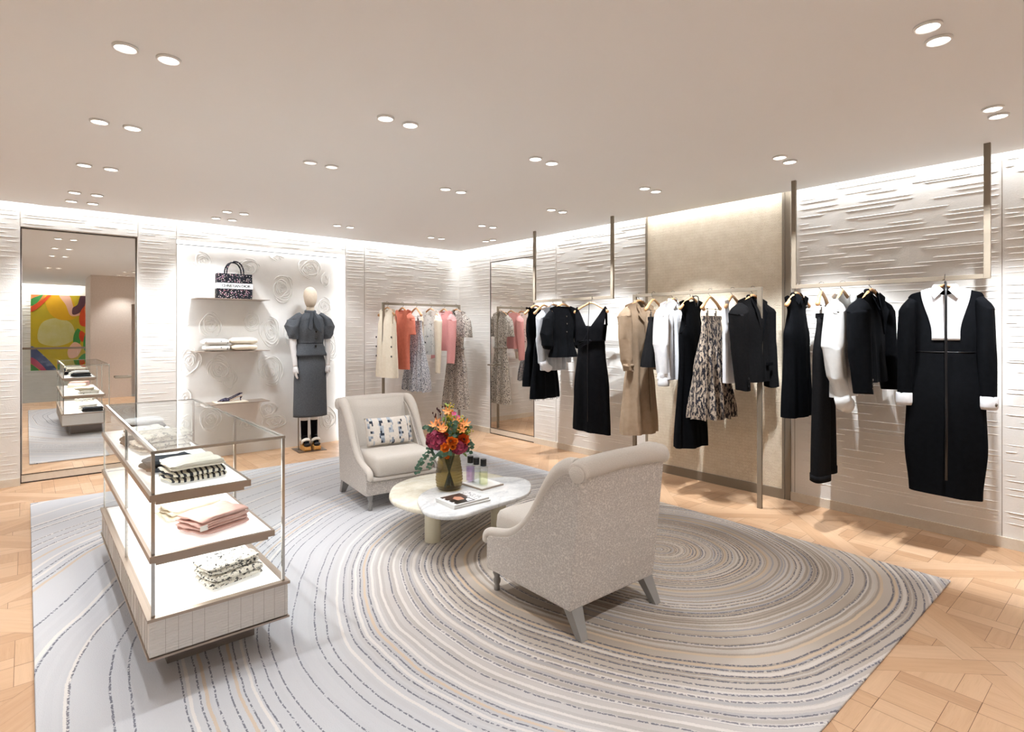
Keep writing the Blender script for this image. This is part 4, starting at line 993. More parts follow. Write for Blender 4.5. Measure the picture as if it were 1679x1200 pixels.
def armchair(label, x, y, rz, W=.62):
    t = thing('armchair', label, 'armchair', (x, y, .014), rz, 'low slipper armchairs')
    h = W/2; zb = .122
    arm = [(p.x, p.y) for p in smooth_path([(a, b, 0) for a, b in ARM], 4)]
    out = [(-.318, zb), (-.318, .285)]+[(a, b-.024) for a, b in arm if a > -.31]+[(.395, .765), (.325, zb)]
    m = MB()
    for sd in (-1, 1):
        xa, xb = sorted((sd*h, sd*(h-.062))); m.sideprism(out, xa, xb)
    m.sideprism([(.24, zb), (.24, .25), (.30, .77), (.395, .775), (.325, zb)], -h+.03, h-.03)
    m.box((-h+.03, -.316, zb), (h-.03, .30, .232))
    m.build('outer_upholstery', M['woven'], t, smooth=False, bevel=.010, seg=3)
    # rolled welt along both arms and the top of the back
    for sd in (-1, 1):
        P = smooth_path([(sd*(h-.026), a, b-.012) for a, b in ARM], 4)
        k = len(P); rad = [lerp(.026, .042, sm((i/(k-1)-.45)/.5)) for i in range(k)]
        m = MB(); m.tube(P, rad, 14, flat=1.0); m.ball(tuple(P[0]), (.027, .026, .026), 14, 8)
        m.build('arm_roll', M['boucle'], t, smooth=True)
    m = MB(); m.tube(smooth_path([(-h-.006, .375, .778), (-h+.06, .368, .792), (0, .362, .797), (h-.06, .368, .792), (h+.006, .375, .778)], 6), [.046]+[.050]*23+[.046], 18)
    m.ball((-h-.006, .375, .778), (.018, .045, .045), 16, 8); m.ball((h+.006, .375, .778), (.018, .045, .045), 16, 8)
    m.build('back_roll', M['boucle'], t, smooth=True)
    # inside faces
    m = MB()
    ins = [(-.28, .25)]+[(a, b-.035) for a, b in arm if -.28 < a < .32]+[(.30, .25)]
    for sd in (-1, 1):
        m = MB(); xa, xb = sorted((sd*(h-.062), sd*(h-.075))); m.sideprism(ins, xa, xb); m.build('inner_lining', M['boucle'], t, smooth=False, bevel=.004)
    # back cushion
    P = []
    for j in range(13):
        r_ = []
        for i in range(13):
            u, w_ = i/12, j/12; z = lerp(.37, .815, w_); yb = lerp(.165, .32, w_**.9)
            e = (max(0, 1-(2*u-1)**6)*max(0, 1-(2*w_-1)**8))**.5
            r_.append(((2*u-1)*(h-.072), yb-.030*e, z))
        P.append(r_)
    m = MB(); m.grid(P); m.grid([[(a, b+.10 if 0 else b+.055, c) for a, b, c in r_] for r_ in P])
    m.build('back_cushion', M['boucle'], t, smooth=True)
    # seat cushion: thick rounded block
    m = MB(); rs = []
    a0, b0, a1, b1 = -(h-.074), -.345, h-.074, .19
    def loop(ins_, z):
        pts = []; r_ = .05
        for cx, cy, st in ((a1-r_, b1-r_, 0), (a0+r_, b1-r_, 90), (a0+r_, b0+r_, 180), (a1-r_, b0+r_, 270)):
            for k in range(6):
                a = R(st+k*18); pts.append((cx+(r_)*math.cos(a), cy+(r_)*math.sin(a)))
        cx, cy = 0, (b0+b1)/2
        return [(cx+(p[0]-cx)*(1-ins_/((a1-a0)/2)), cy+(p[1]-cy)*(1-ins_/((b1-b0)/2)), z+(.012*(1-((p[1]-cy)/.27)**2) if z > .4 else 0)) for p in pts]
    for ins_, z in ((.03, .262), (.008, .270), (0, .29), (-.004, .34), (0, .395), (.010, .416), (.03, .428), (.10, .436), (.2, .44)): rs.append(loop(ins_, z))
    m.rings(rs); m.build('seat_cushion', M['boucle'], t, smooth=True)
    MB().box((-h+.05, -.335, .232), (h-.05, .2, .264)).build('seat_welt', M['boucle'], t, bevel=.012, seg=3)
    # turned front legs
    for sd in (-1, 1):
        m = MB(); m.lathe([(.016, 0), (.017, .02), (.013, .03), (.020, .045), (.021, .06), (.015, .07), (.019, .085), (.024, .095), (.020, .106), (.026, .118), (.026, .126)], 20)
        m.build('leg', M['grey_wood'], t, smooth=True, loc=(sd*(h-.05), -.285, 0))
        m = MB(); x0 = sd*(h-.05)
        b_ = [(x0-.038*1, .265), (x0+.038, .265), (x0+.038, .325), (x0-.038, .325)]; f_ = [(x0+sd*.01-.021, .345), (x0+sd*.01+.021, .345), (x0+sd*.01+.021, .385), (x0+sd*.01-.021, .385)]
        m.add([(a, b, .126) for a, b in b_]+[(a, b, 0) for a, b in f_], [(0, 1, 2, 3), (7, 6, 5, 4)]+[(i, 4+i, 4+(i+1) % 4, (i+1) % 4) for i in range(4)])
        m.build('leg', M['grey_wood'], t, bevel=.002)
    return t
armchair('cream armchair with patterned outer fabric seen from behind, front of the coffee table', -2.705, -4.765, R(179), .64)
armchair('cream armchair facing the camera with a small patterned cushion on its seat', -2.556, -2.503, R(-6), .67)
# lumbar cushion
n = NM('basket_weave_print', .9, 0, .15); v = n.coord(); sx = n.node('SeparateXYZ'); n.link(v, sx.inputs[0])
cv = n.node('CombineXYZ'); n.link(n.math('FLOOR', n.math('MULTIPLY', sx.outputs[0], 62)), cv.inputs[0]); n.link(n.math('FLOOR', n.math('MULTIPLY', sx.outputs[2], 50)), cv.inputs[1])
wn_ = n.node('TexWhiteNoise'); n.link(cv.outputs[0], wn_.inputs[0])
band = n.math('LESS_THAN', n.math('FRACT', n.math('MULTIPLY', n.math('ADD', sx.outputs[0], .02), 11.5)), .5)
cc = n.ramp(wn_.outputs[0], [(0, srgb('e2dad0')), (.3, srgb('8c94a0')), (.52, srgb('3a3f4a')), (.68, srgb('b9c0c8')), (.85, srgb('e2dad0'))], True)
n.col(n.mix(band, n.ramp(n.noise(v, 80, 2), [(.3, srgb('dfd5ca')), (.7, srgb('ece5dc'))]), cc)); n.bump(n.noise(v, 200, 2), .5, .004); M['weave_print'] = n.m
t = thing('lumbar_cushion', 'small rectangular cream cushion woven with grey and navy blocks on the armchair facing camera', 'cushion', (-2.558, -2.515, .470), R(-8))
P = []; m = MB()
for sgn in (-1, 1):
    P = []
    for j in range(15):
        r_ = []
        for i in range(23):
            u, w_ = 2*i/22-1, 2*j/14-1
            e = max(0, (1-u**4))**.5*max(0, (1-w_**4))**.5
            r_.append((u*.205*(1-.05*(1-w_*w_)*0+.03*w_*w_), sgn*.052*e, .115+w_*.115*(1+.05*u*u)))
        P.append(r_)
    m.grid(P)
for a, b in (((-.21, 0, 0), (.21, 0, 0)), ((-.21, 0, .232), (.21, 0, .232)), ((-.21, 0, 0), (-.21, 0, .232)), ((.21, 0, 0), (.21, 0, .232))): pass
m.map(lambda p: (p[0], p[1]+.34*(p[2]-.1)+.03, p[2]*.94))
m.build('cushion_cover', M['weave_print'], t, smooth=True, weld=True)
# ---------------------------------------------------------------- coffee table
def marble(name, a, b, c_):
    n = NM(name, .12, 0, .5); v = n.coord()
    d = n.noise(v, 3, 5, .6, 'Color'); ad = n.node('VectorMath', operation='MULTIPLY_ADD'); n.link(d, ad.inputs[0]); ad.inputs[1].default_value = (.6, .6, .6); n.link(v, ad.inputs[2])
    f = n.noise(n.mapping(ad.outputs[0], (2, 5, 2), (0, 0, .6)), 2.2, 8, .65); n.col(n.ramp(f, [(.3, srgb(c_)), (.46, srgb(b)), (.6, srgb(a))])); return n.m
t = thing('coffee_table', 'low table of two overlapping rounded marble tops, cream and white, on thick round legs', 'table', (-2.60, -3.62, .014))
ox, oy = -2.60, -3.62
cream = [(-3.03, -3.36), (-2.90, -3.19), (-2.74, -3.10), (-2.57, -3.075), (-2.40, -3.11), (-2.25, -3.21), (-2.16, -3.34), (-2.12, -3.50), (-2.16, -3.68), (-2.30, -3.84), (-2.52, -3.93), (-2.76, -3.955), (-2.95, -3.90), (-3.06, -3.78), (-3.095, -3.62), (-3.085, -3.50)]
white = [(-3.05, -3.80), (-2.97, -3.64), (-2.84, -3.53), (-2.66, -3.49), (-2.48, -3.52), (-2.30, -3.56), (-2.17, -3.61), (-2.11, -3.69), (-2.12, -3.80), (-2.20, -3.92), (-2.33, -4.03), (-2.47, -4.075), (-2.62, -4.085), (-2.78, -4.10), (-2.95, -4.115), (-3.05, -4.06), (-3.09, -3.94)]
def top(pts, z0, z1, name, mat, e=.010):
    L = smooth_loop([(a-ox, b-oy, 0) for a, b in pts], 6); cx = sum(p.x for p in L)/len(L); cy = sum(p.y for p in L)/len(L)
    def ring(ins_, z): return [(cx+(p.x-cx)*(1-ins_/.5), cy+(p.y-cy)*(1-ins_/.45), z) for p in L]
    m = MB(); m.rings([ring(e*1.6, z0), ring(e*.3, z0+e*.6), ring(0, z0+e*1.2), ring(0, z1-e), ring(e*.3, z1-e*.3), ring(e, z1)])
    return m.build(name, mat, t, smooth=True, angle=50)
M['marble_cream'] = marble('cream_marble', 'e9e3d3', 'ddd6c2', 'cfc6ad'); M['marble_white'] = marble('white_marble', 'eeeeec', 'dddddc', 'bdbfc2')
top(cream, .262, .296, 'cream_tabletop', M['marble_cream']); top(white, .290, .320, 'white_tabletop', M['marble_white'])
for lx, ly in ((-2.845, -3.63), (-2.405, -3.80), (-2.50, -3.28)):
    MB().lathe([(.052, 0), (.055, .004), (.055, .245), (.055, .262)], 36, (lx-ox, ly-oy, 0)).build('leg', M['marble_cream'] if 0 else plain('cream_stone_leg', 'ddd5bd', .3), t, smooth=True, angle=50)
ZW = .334; ZC = .311
# tray and bottles
t = thing('display_tray', 'thin square white and gold tray under the three fragrance bottles', 'tray', (-2.452, -3.672, ZW), R(4))
MB().box((-.105, -.115, .0), (.105, .115, .010)).build('tray_base', M['champagne'], t, bevel=.002)
MB().box((-.100, -.110, .010), (.100, .110, .013)).build('tray_top', plain('tray_white', 'efece6', .3), t)
def gl_solid(name, col, rough=.02):
    return glass(name, tuple(x**.28 for x in srgb(col)), .0, 1.3)
def gl_old(name, col, rough=.02):
    n = NM(name, rough, 0, .5); n.b.inputs['Transmission Weight'].default_value = 1; n.b.inputs['IOR'].default_value = 1.35; n.col(srgb(col) if isinstance(col, str) else col); return n.m
def bottle(x, y, liq, label, lev):
    t = thing('perfume_bottle', label, 'perfume bottle', (x, y, ZW+.0132), 0, 'fragrance bottles')
    MB().lathe([(.024, 0), (.026, .004), (.026, .098), (.022, .106), (.013, .110), (.013, .116)], 26).build('bottle_glass', M['glass_obj'], t, smooth=True, angle=50)
    MB().lathe([(.0225, .008), (.0235, .012), (.0235, lev)], 24).build('perfume', liq, t, smooth=True, angle=50)
    t.scale = (1.27, 1.27, 1.25)
    MB().lathe([(.0165, .108), (.0175, .110), (.0175, .145), (.0165, .147)], 24).build('cap', M['black_cap'], t, smooth=True, angle=50)
    m = MB()
    m.v = []; 
    P = [[(.0265*math.cos(a), .0265*math.sin(a), z) for a in [R(215+i*5) for i in range(13)]] for z in (.018, .028)]; m.grid(P)
    m.build('label_marks', M['black_cap'], t) if 0 else None
M['glass_obj'] = glass('bottle_glass', (.93, .95, .94), .0, 1.5)
bottle(-2.487, -3.575, gl_solid('violet_perfume', 'b98ad6'), 'perfume bottle with violet liquid and black cap on the tray', .086)
bottle(-2.485, -3.645, gl_solid('clear_perfume', 'e6ecec'), 'perfume bottle with colourless liquid and black cap, middle of the tray', .080)
bottle(-2.475, -3.715, gl_solid('yellow_perfume', 'e3e6a8'), 'perfume bottle with pale yellow liquid and black cap, nearest the tray edge', .072)
# magazines / book
def book(name, label, x, y, rz, w_, d_, h_, z, cover, group=None):
    t = thing(name, label, 'book', (x, y, z), rz, group)
    MB().box((-w_/2+.003, -d_/2+.003, .0015), (w_/2-.001, d_/2-.003, h_-.0015)).build('pages', plain('pages', 'e6e4e0', .8), t)
    m = MB(); m.box((-w_/2, -d_/2, 0), (w_/2, d_/2, .0015)); m.box((-w_/2, -d_/2, h_-.0015), (w_/2, d_/2, h_)); m.box((-w_/2, -d_/2, .0015), (-w_/2+.0015, d_/2, h_-.0015)); m.build('cover', plain('cover_white', 'f0efed', .25), t)
    if cover:
        pm = [plain('photo_black', '1a1716', .3), plain('photo_skin', 'c98f74', .4), plain('photo_white', 'f2f0ee', .4), plain('photo_brown', '4a3630', .3)]
        m = MB(); z = h_+.0004
        def pt(mi, pts, dz=0):
            m.cur = mi; m.slab(pts, z+dz-.0003, z+dz)
        pt(3, [(-.115, 0), (.045, 0), (.045, .095), (-.115, .095)]); pt(0, [(-.115, -.095), (.03, -.095), (.03, 0), (-.115, 0)])
        pt(1, [(-.06, -.03), (-.01, -.035), (.0, .02), (-.03, .05), (-.065, .02)], .0003); pt(2, [(-.02, -.08), (.02, -.085), (.02, -.03), (-.005, -.04)], .0003)
        rnd = random.Random(2)
        for k in range(26):
            x0 = rnd.uniform(.03, .10); y0 = rnd.uniform(-.09, .085); pt(0, [(x0, y0), (x0+rnd.uniform(.006, .016), y0+.003), (x0+rnd.uniform(.006, .014), y0+.008), (x0, y0+.005)], .0003)
        for k in range(7): y0 = -.085+k*.026; pt(2 if k % 2 else 0, [(-.115, y0), (-.102, y0), (-.102, y0+.014), (-.115, y0+.014)], .0004)
        m.build('cover_print', pm, t)
    return t
book('magazine', 'lower white-covered magazine of the two stacked beside the vase', -2.787, -3.905, R(-1), .285, .215, .012, ZW, False, 'stacked magazines')
book('magazine', 'top magazine with a dark photograph on its cover, beside the vase', -2.79, -3.90, R(1), .28, .21, .013, ZW+.0122, True, 'stacked magazines')
# vase
VX, VY = -2.690, -3.60
M['olive'] = glass('olive_ribbed_glass', (.50, .43, .24), .05, 1.5)
t = thing('vase', 'olive brown ribbed glass vase holding the bouquet on the coffee table', 'vase', (VX, VY, ZW+.0005))
prof = [(0, .070), (.008, .080), (.03, .090), (.07, .095), (.12, .092), (.18, .083), (.23, .075), (.245, .077)]
pr = []
for i in range(50):
    z = .245*i/49; r_ = stable(prof, z)+.0018*math.sin(z*300); pr.append((r_, z))
MB().lathe([(.002, 0)]+pr, 40, cap=False).build('vase_glass', M['olive'], t, smooth=True)
n = NM('vase_water', .02); n.col(srgb('b9ad78')); n.b.inputs['Transmission Weight'].default_value = 1; n.b.inputs['IOR'].default_value = 1.2
# ---------------------------------------------------------------- bouquet, every stem its own object
M['leaf'] = (lambda n: n.col(n.ramp(n.noise(n.coord(), 30, 2), [(.3, srgb('2f5540')), (.7, srgb('55765e'))])).m)(NM('eucalyptus_leaf', .55))
M['leaf2'] = plain('lime_leaf', '6f8a35', .6); M['stem'] = plain('green_stem', '4b5d34', .6); M['burg'] = (lambda n: n.col(n.ramp(n.noise(n.coord(), 60, 2), [(.3, srgb('6e1232')), (.7, srgb('a82c4e'))])).m)(NM('burgundy_petal', .6))
M['orange'] = (lambda n: n.col(n.ramp(n.noise(n.coord(), 40, 2), [(.3, srgb('f07a20')), (.7, srgb('fba038'))])).m)(NM('orange_petal', .55))
M['orange2'] = plain('deep_orange_petal', 'e86426', .55); M['apricot'] = plain('apricot_petal', 'f5a05c', .55); M['brown_head'] = plain('burnet_head', '3f1418', .8)
M['yellow'] = plain('yellow_floret', 'c9b52a', .6); M['magenta'] = plain('pink_petal', 'd94f95', .55); M['dark_eye'] = plain('flower_eye', '2d1a12', .7)
rf = random.Random(77)
NECK = Vector((0, 0, .235))
def stem_path(c):
    c = Vector(c); a = math.atan2(c.y, c.x)
    foot = Vector((-.035*math.cos(a), -.035*math.sin(a), .012)); neck = Vector((.035*math.cos(a), .035*math.sin(a), .235))
    return smooth_path([foot, neck, lerp(neck, c, .55)+Vector((0, 0, .015)), c], 4)
def flower(name, label, cat, group): return thing(name, label, cat, (VX, VY, ZW+.0005), 0, group)
def petals(m, c, axis, n, L, W, cup, z0=0, ph=0, seg=4, tip=1.0):
    ax = Vector(axis).normalized(); u = ax.orthogonal().normalized(); w_ = ax.cross(u)
    for k in range(n):
        a = ph+2*PI*k/n; d = u*math.cos(a)+w_*math.sin(a); s_ = ax.cross(d)
        P = []
        for j in range(seg+1):
            t = j/seg; r_ = L*t; lift = cup*L*t*t; wd = W*math.sin(PI*min(.94, .12+t*.82*tip))
            base = Vector(c)+ax*(z0+lift)+d*r_*(1-.35*abs(cup)*t)
            P.append([tuple(base-s_*wd+ax*wd*.25), tuple(base), tuple(base+s_*wd+ax*wd*.25)])
        m.grid(P)
def leaf(m, c, d, L, W, up=(0, 0, 1)):
    d = Vector(d).normalized(); s_ = d.cross(Vector(up)); s_ = s_.normalized() if s_.length > .1 else Vector((1, 0, 0)); nn = s_.cross(d)
    P = []
    for j in range(6):
        t = j/5; wd = W*math.sin(PI*min(.97, .05+t*.93)); b_ = Vector(c)+d*L*t-nn*.1*L*t*t
        P.append([tuple(b_-s_*wd+nn*wd*.2), tuple(b_), tuple(b_+s_*wd+nn*wd*.2)])
    m.grid(P)
def leaf_card(m, pts_, W_, rr_):
    pass
# camera looks along +x+y; vectors below are (towards right of picture, away from camera, up)
CR = Vector((.758, -.652, 0)); CD = Vector((.652, .758, 0))
def loc(r_, d_, z): v_ = CR*r_+CD*d_; return (v_.x, v_.y, z)
ORD2 = ['single', 'second', 'third', 'fourth', 'fifth', 'sixth', 'seventh', 'eighth', 'ninth', 'tenth', 'eleventh']
SPZ = [.575, .501, .485, .49, .475, .44, .45, .46, .41, .42]
BZ = [.600, .582, .573, .562, .552, .548, .532, .520, .522, .505, .537]
def hydrangea(label, c, r_, seed):
    rr = random.Random(seed); t = flower('hydrangea', label, 'flower', 'burgundy hydrangeas'); m = MB(); N = 130
    for k in range(N):
        z = 1-2*(k+.5)/N; a = k*2.39996; q = math.sqrt(1-z*z); d = Vector((q*math.cos(a), q*math.sin(a), z*.85))
        c2 = Vector(c)+d*r_*rr.uniform(.88, 1.04); petals(m, c2, d+Vector((rr.uniform(-.3, .3),)*3), 4, .021, .013, .2, ph=rr.random()*3, seg=3)
    m.ball(c, r_*.7, 14, 10); m.build('bloom', M['burg'], t, smooth=True); MB().tube(stem_path(c), .0035, 6).build('stem', M['stem'], t)
hydrangea('large burgundy hydrangea head over the left side of the vase rim', loc(-.082, -.02, .345), .072, 1)
hydrangea('burgundy hydrangea head over the right side of the vase rim', loc(.070, -.02, .300), .052, 2)
def ranunculus(label, c, r_, mat, ax, seed):
    rr = random.Random(seed); t = flower('ranunculus', label, 'flower', 'orange ranunculus and marigold blooms'); m = MB()
    for lay in range(4): petals(m, Vector(c)-Vector(ax).normalized()*r_*.3, ax, 7, r_*(1.05-.2*lay), r_*.42, .55+.35*lay, z0=.002*lay, ph=rr.random()*6, seg=4)
    m.build('petals', mat, t, smooth=True); e = Vector(c)+Vector(ax).normalized()*r_*.12; MB().ball(tuple(e), r_*.3, 10, 6).build('flower_centre', M['dark_eye'] if seed % 2 else mat, t, smooth=True)
    MB().tube(stem_path(c), .0028, 6).build('stem', M['stem'], t)
F = -CD
for k, (r_, d_, z, R_, mt, lab) in enumerate([(-.018, -.085, .305, .034, 'orange', 'orange bloom with striped petals, low in the middle front'), (.020, -.075, .348, .032, 'orange', 'orange bloom in the centre of the bouquet'), (.045, -.07, .345, .026, 'orange', 'small orange bloom just right of centre'), (.035, -.085, .312, .024, 'orange', 'small orange bloom tucked below centre'), (-.005, -.08, .245, .020, 'orange', 'single orange bloom hanging at the vase rim'), (.100, -.02, .345, .044, 'orange2', 'large deep orange bloom on the right edge'), (.085, .03, .365, .034, 'orange2', 'deep orange bloom behind the large one'), (-.02, -.03, .375, .024, 'orange2', 'deep orange bloom above centre by the hydrangea')]):
    c = loc(r_, d_, z); ranunculus(lab, c, R_*1.22, M[mt], (F+Vector((0, 0, .45))+CR*r_*4), k)
def lily(label, c, ax, mat, seed, L=.04):
    t = flower('gloriosa_lily', label, 'flower', 'apricot lilies'); m = MB(); petals(m, c, ax, 6, L, L*.17, .5, ph=seed, seg=5); m.build('petals', mat, t, smooth=True)
    MB().tube(stem_path(c), .002, 5).build('stem', M['stem'], t)
for k, (r_, d_, z, lab) in enumerate([(-.012, 0, .545, 'apricot lily at the top of the bouquet'), (.008, .01, .52, 'apricot lily just under the topmost one'), (-.05, -.04, .435, 'apricot lily over the hydrangea'), (-.03, -.06, .415, 'apricot lily with long narrow petals, middle left'), (-.085, 0, .47, 'apricot lily on the upper left'), (-.105, .0, .445, 'apricot lily furthest out on the left'), (.115, .0, .455, 'apricot lily on the upper right'), (.075, .0, .445, 'apricot lily among yellow sprigs, right'), (.095, -.02, .415, 'apricot lily low on the right'), (.05, -.02, .47, 'apricot lily right of the round leaf')]):
    lily(lab, loc(r_, d_, z), (F*rf.uniform(.3, 1)+Vector((rf.uniform(-.5, .5), rf.uniform(-.5, .5), .8))), M['apricot'], k, .046)
for k, (r_, d_, z, lab) in enumerate([(.035, 0, .525, 'small bright pink flower near the top'), (.062, .01, .498, 'small bright pink flower lower than its twin')]):
    t = flower('nerine', lab, 'flower', 'pink flowers'); m = MB(); petals(m, loc(r_, d_, z), (F.x, F.y, .8), 6, .022, .006, .4); m.build('petals', M['magenta'], t, smooth=True); MB().tube(stem_path(loc(r_, d_, z)), .002, 5).build('stem', M['stem'], t)
for k, (r_, d_, z) in enumerate([(-.008, .02, .575), (.0, -.01, .501), (.02, .02, .485), (.07, .02, .49), (.09, .03, .475), (.105, .01, .44), (.055, -.01, .45), (-.04, .02, .46), (-.06, .0, .41), (.12, .03, .42)]):
    t = flower('solidago_sprig', 'yellow-green filler sprig, %s highest of its kind in the bouquet' % ORD2[sorted(SPZ, reverse=True).index(z)], 'flower', 'yellow-green sprigs'); c = Vector(loc(r_, d_, z)); m = MB(); g_ = MB()
    for j in range(46):
        p = c+Vector((rf.gauss(0, .018), rf.gauss(0, .018), rf.uniform(-.06, .02))); m.ball(tuple(p), rf.uniform(.003, .006), 6, 4)
    for j in range(18): leaf(g_, c+Vector((0, 0, -.012*j)), (rf.uniform(-1, 1), rf.uniform(-1, 1), .5), .050, .012)
    m.build('florets', M['yellow'], t, smooth=True); g_.build('leaves', M['leaf2'], t, smooth=True); MB().tube(stem_path(c), .002, 5).build('stem', M['stem'], t)
for k, (r_, d_, z) in enumerate([(-.012, .0, .600), (-.028, 0, .582), (-.050, .01, .573), (-.085, .0, .562), (-.078, .01, .552), (-.070, .0, .548), (-.115, .0, .532), (-.095, .0, .520), (-.06, -.01, .522), (-.10, .01, .505), (-.065, .02, .537)]):
    t = flower('burnet_stem', 'thin stem with dark maroon oval head, %s highest of the burnets' % ORD2[sorted(BZ, reverse=True).index(z)], 'flower', 'dark burnet stems'); c = loc(r_, d_, z); MB().ball(c, (.005, .005, .011 if k % 2 else .008), 8, 6).build('seed_head', M['brown_head'], t, smooth=True); MB().tube(stem_path(c), .0011, 4).build('stem', M['brown_head'], t)
def eucalyptus(label, pts, W_, seed, n_=9):
    rr = random.Random(seed); t = flower('eucalyptus_branch', label, 'foliage', 'eucalyptus branches'); P = smooth_path([Vector((0, 0, .03)), Vector((0, 0, .235))]+[Vector(loc(*p)) for p in pts], 6)
    MB().tube(P, .0016, 5).build('stem', M['stem'], t); m = MB(); L_ = len(P); st = 12
    for k in range(n_):
        i = min(L_-1, st+int((L_-1-st)*k/(n_-1))); c = P[i]; d = Vector((rr.uniform(-.6, .6), rr.uniform(-.6, .6), rr.uniform(-.2, .6)))
        for sg in (1, -1):
            # round leaf faces roughly towards the viewer side
            ax = (F+Vector((rr.uniform(-.7, .7), rr.uniform(-.7, .7), rr.uniform(-.4, .8)))).normalized(); dd_ = (CR*sg*rr.uniform(.5, 1)+Vector((0, 0, rr.uniform(-.5, .7)))).normalized()
            leaf(m, c, dd_, W_*rr.uniform(1.5, 2.1), W_*rr.uniform(.75, 1.0), up=tuple(ax.cross(dd_).cross(dd_)*-1) if 0 else tuple(ax))
    m.build('leaves', M['leaf'], t, smooth=True)
eucalyptus('eucalyptus branch trailing down to the left of the vase', [(-.10, -.05, .285), (-.165, -.05, .225), (-.20, -.05, .175), (-.215, -.05, .12)], .016, 1, 8)
eucalyptus('eucalyptus branch with small leaves below the burgundy hydrangea', [(-.09, -.07, .25), (-.115, -.07, .20), (-.135, -.07, .165)], .012, 2, 6)
eucalyptus('eucalyptus branch reaching out to the upper left', [(-.07, 0, .36), (-.13, 0, .42), (-.165, 0, .435)], .016, 3, 7)
eucalyptus('eucalyptus branch with big round leaves in the middle', [(.02, -.04, .34), (.025, -.045, .40), (.03, -.05, .475)], .021, 4, 6)
eucalyptus('eucalyptus branch leaning right above the deep orange bloom', [(.06, 0, .36), (.10, 0, .40), (.14, 0, .435)], .016, 5, 6)
eucalyptus('eucalyptus branch hanging on the right side', [(.09, 0, .30), (.125, 0, .33), (.145, 0, .31), (.14, 0, .26)], .017, 6, 7)
eucalyptus('eucalyptus branch low at the front of the vase rim', [(-.03, -.08, .255), (-.045, -.09, .265), (.0, -.095, .26)], .019, 7, 4)
eucalyptus('eucalyptus branch behind the hydrangea on the left', [(-.08, .03, .30), (-.14, .03, .33), (-.155, .03, .25)], .013, 8, 7)
# ---------------------------------------------------------------- glass display case
cx0, cx1, cy0, cy1 = -4.585, -4.04, -4.30, -2.45
CZ0, CZ1, CT = .150, .315, .972
cb = thing('display_case', 'tall glass display case with lit stepped shelves on a ribbed white base', 'display case', (-4.31, -3.375, .014))
def L_(p): return (p[0]+4.31, p[1]+3.375, p[2]-.014)
def bx(m, a, b): m.box(L_(a), L_(b)); return m
m = MB(); bx(m, (cx0+.10, cy0+.21, .014), (cx1-.09, cy1-.2, CZ0)); m.build('plinth', plain('plinth_smoke', '8a7f78', .25, .3), cb)
n = NM('ribbed_white', .6, 0, .3); v = n.coord(); sx = n.node('SeparateXYZ'); n.link(v, sx.inputs[0])
n.col(srgb('e0dcd7')); st = n.node('TexWave', wave_type='BANDS', bands_direction='Z'); st.inputs['Scale'].default_value = 28; st.inputs['Distortion'].default_value = 3; st.inputs['Detail'].default_value = 2; st.inputs['Detail Scale'].default_value = 1.5; n.link(v, st.inputs[0]); n.bump(st.outputs[1], .45, .004); M['ribbed'] = n.m
m = MB(); bx(m, (cx0+.006, cy0+.006, CZ0+.012), (cx1-.006, cy1-.006, CZ1-.014)); m.cur = 1; rj = random.Random(4)
y = cy0+.03
x = cx0+.06
while x < cx1-.02: bx(m, (x, cy0+.0045, CZ0+.012), (x+.0012, cy0+.0062, CZ1-.014)); x += rj.choice((.045, .05, .09))
y = cy0+.06
while y < cy1-.02: bx(m, (cx0+.0045, y, CZ0+.012), (cx0+.0062, y+.0012, CZ1-.014)); y += rj.choice((.045, .05, .09))
m.build('base_box', [M['ribbed'], plain('joint_grey', 'b3aca4', .7)], cb)
m = MB(); bx(m, (cx0, cy0, CZ0), (cx1, cy1, CZ0+.008)); m.build('base_trim', M['champagne'], cb)
m = MB(); 
for a, b in (((cx0-.002, cy0-.002, CZ1-.012), (cx1+.002, cy0+.028, CZ1)), ((cx0-.002, cy1-.028, CZ1-.012), (cx1+.002, cy1+.002, CZ1)), ((cx0-.002, cy0+.028, CZ1-.012), (cx0+.028, cy1-.028, CZ1)), ((cx1-.028, cy0+.028, CZ1-.012), (cx1+.002, cy1-.028, CZ1))): bx(m, a, b)
m.build('top_trim', M['champagne'], cb)
m = MB(); bx(m, (cx0+.028, cy0+.028, CZ1-.012), (cx1-.028, cy1-.028, CZ1-.002)); m.build('lit_deck', M['acrylic'], cb)
# posts
px0, px1, py0, py1 = cx0+.020, cx1-.022, cy0+.020, cy1-.020
for (a, b) in ((px0, py0), (px1, py0), (px0, py1), (px1, py1), (px0, -3.50), (px1, -3.50)):
    m = MB(); bx(m, (a-.006, b-.006, CZ1), (a+.006, b+.006, CT-.012)); m.build('post', M['steel'], cb)
m = MB()
for a, b in (((px0-.008, py0-.008, CT-.012), (px1+.008, py0+.006, CT)), ((px0-.008, py1-.006, CT-.012), (px1+.008, py1+.008, CT)), ((px0-.008, py0+.006, CT-.012), (px0+.006, py1-.006, CT)), ((px1-.006, py0+.006, CT-.012), (px1+.008, py1-.006, CT))): bx(m, a, b)
m.build('top_frame', M['steel'], cb, bevel=.001)
gm = M['glass']
m = MB(); bx(m, (px0+.007, py0+.007, CT-.008), (px1-.007, py1-.007, CT-.002)); m.build('glass_top', glass('glass_top_pane', (.93, .95, .945), 0, 1.75), cb)
for nm_, a, b in (('glass_side', (px0-.003, py0+.008, CZ1), (px0+.001, py1-.008, CT-.012)), ('glass_front', (px0+.008, py0-.003, CZ1), (px1-.008, py0+.001, CT-.012)), ('glass_back', (px0+.008, py1-.001, CZ1), (px1-.008, py1+.003, CT-.012)), ('glass_partition', (px0+.008, -3.502, CZ1), (px1-.008, -3.498, CT-.012))):
    m = MB(); bx(m, a, b)
    if nm_ == 'glass_partition': continue
    m.build(nm_, gm, cb)
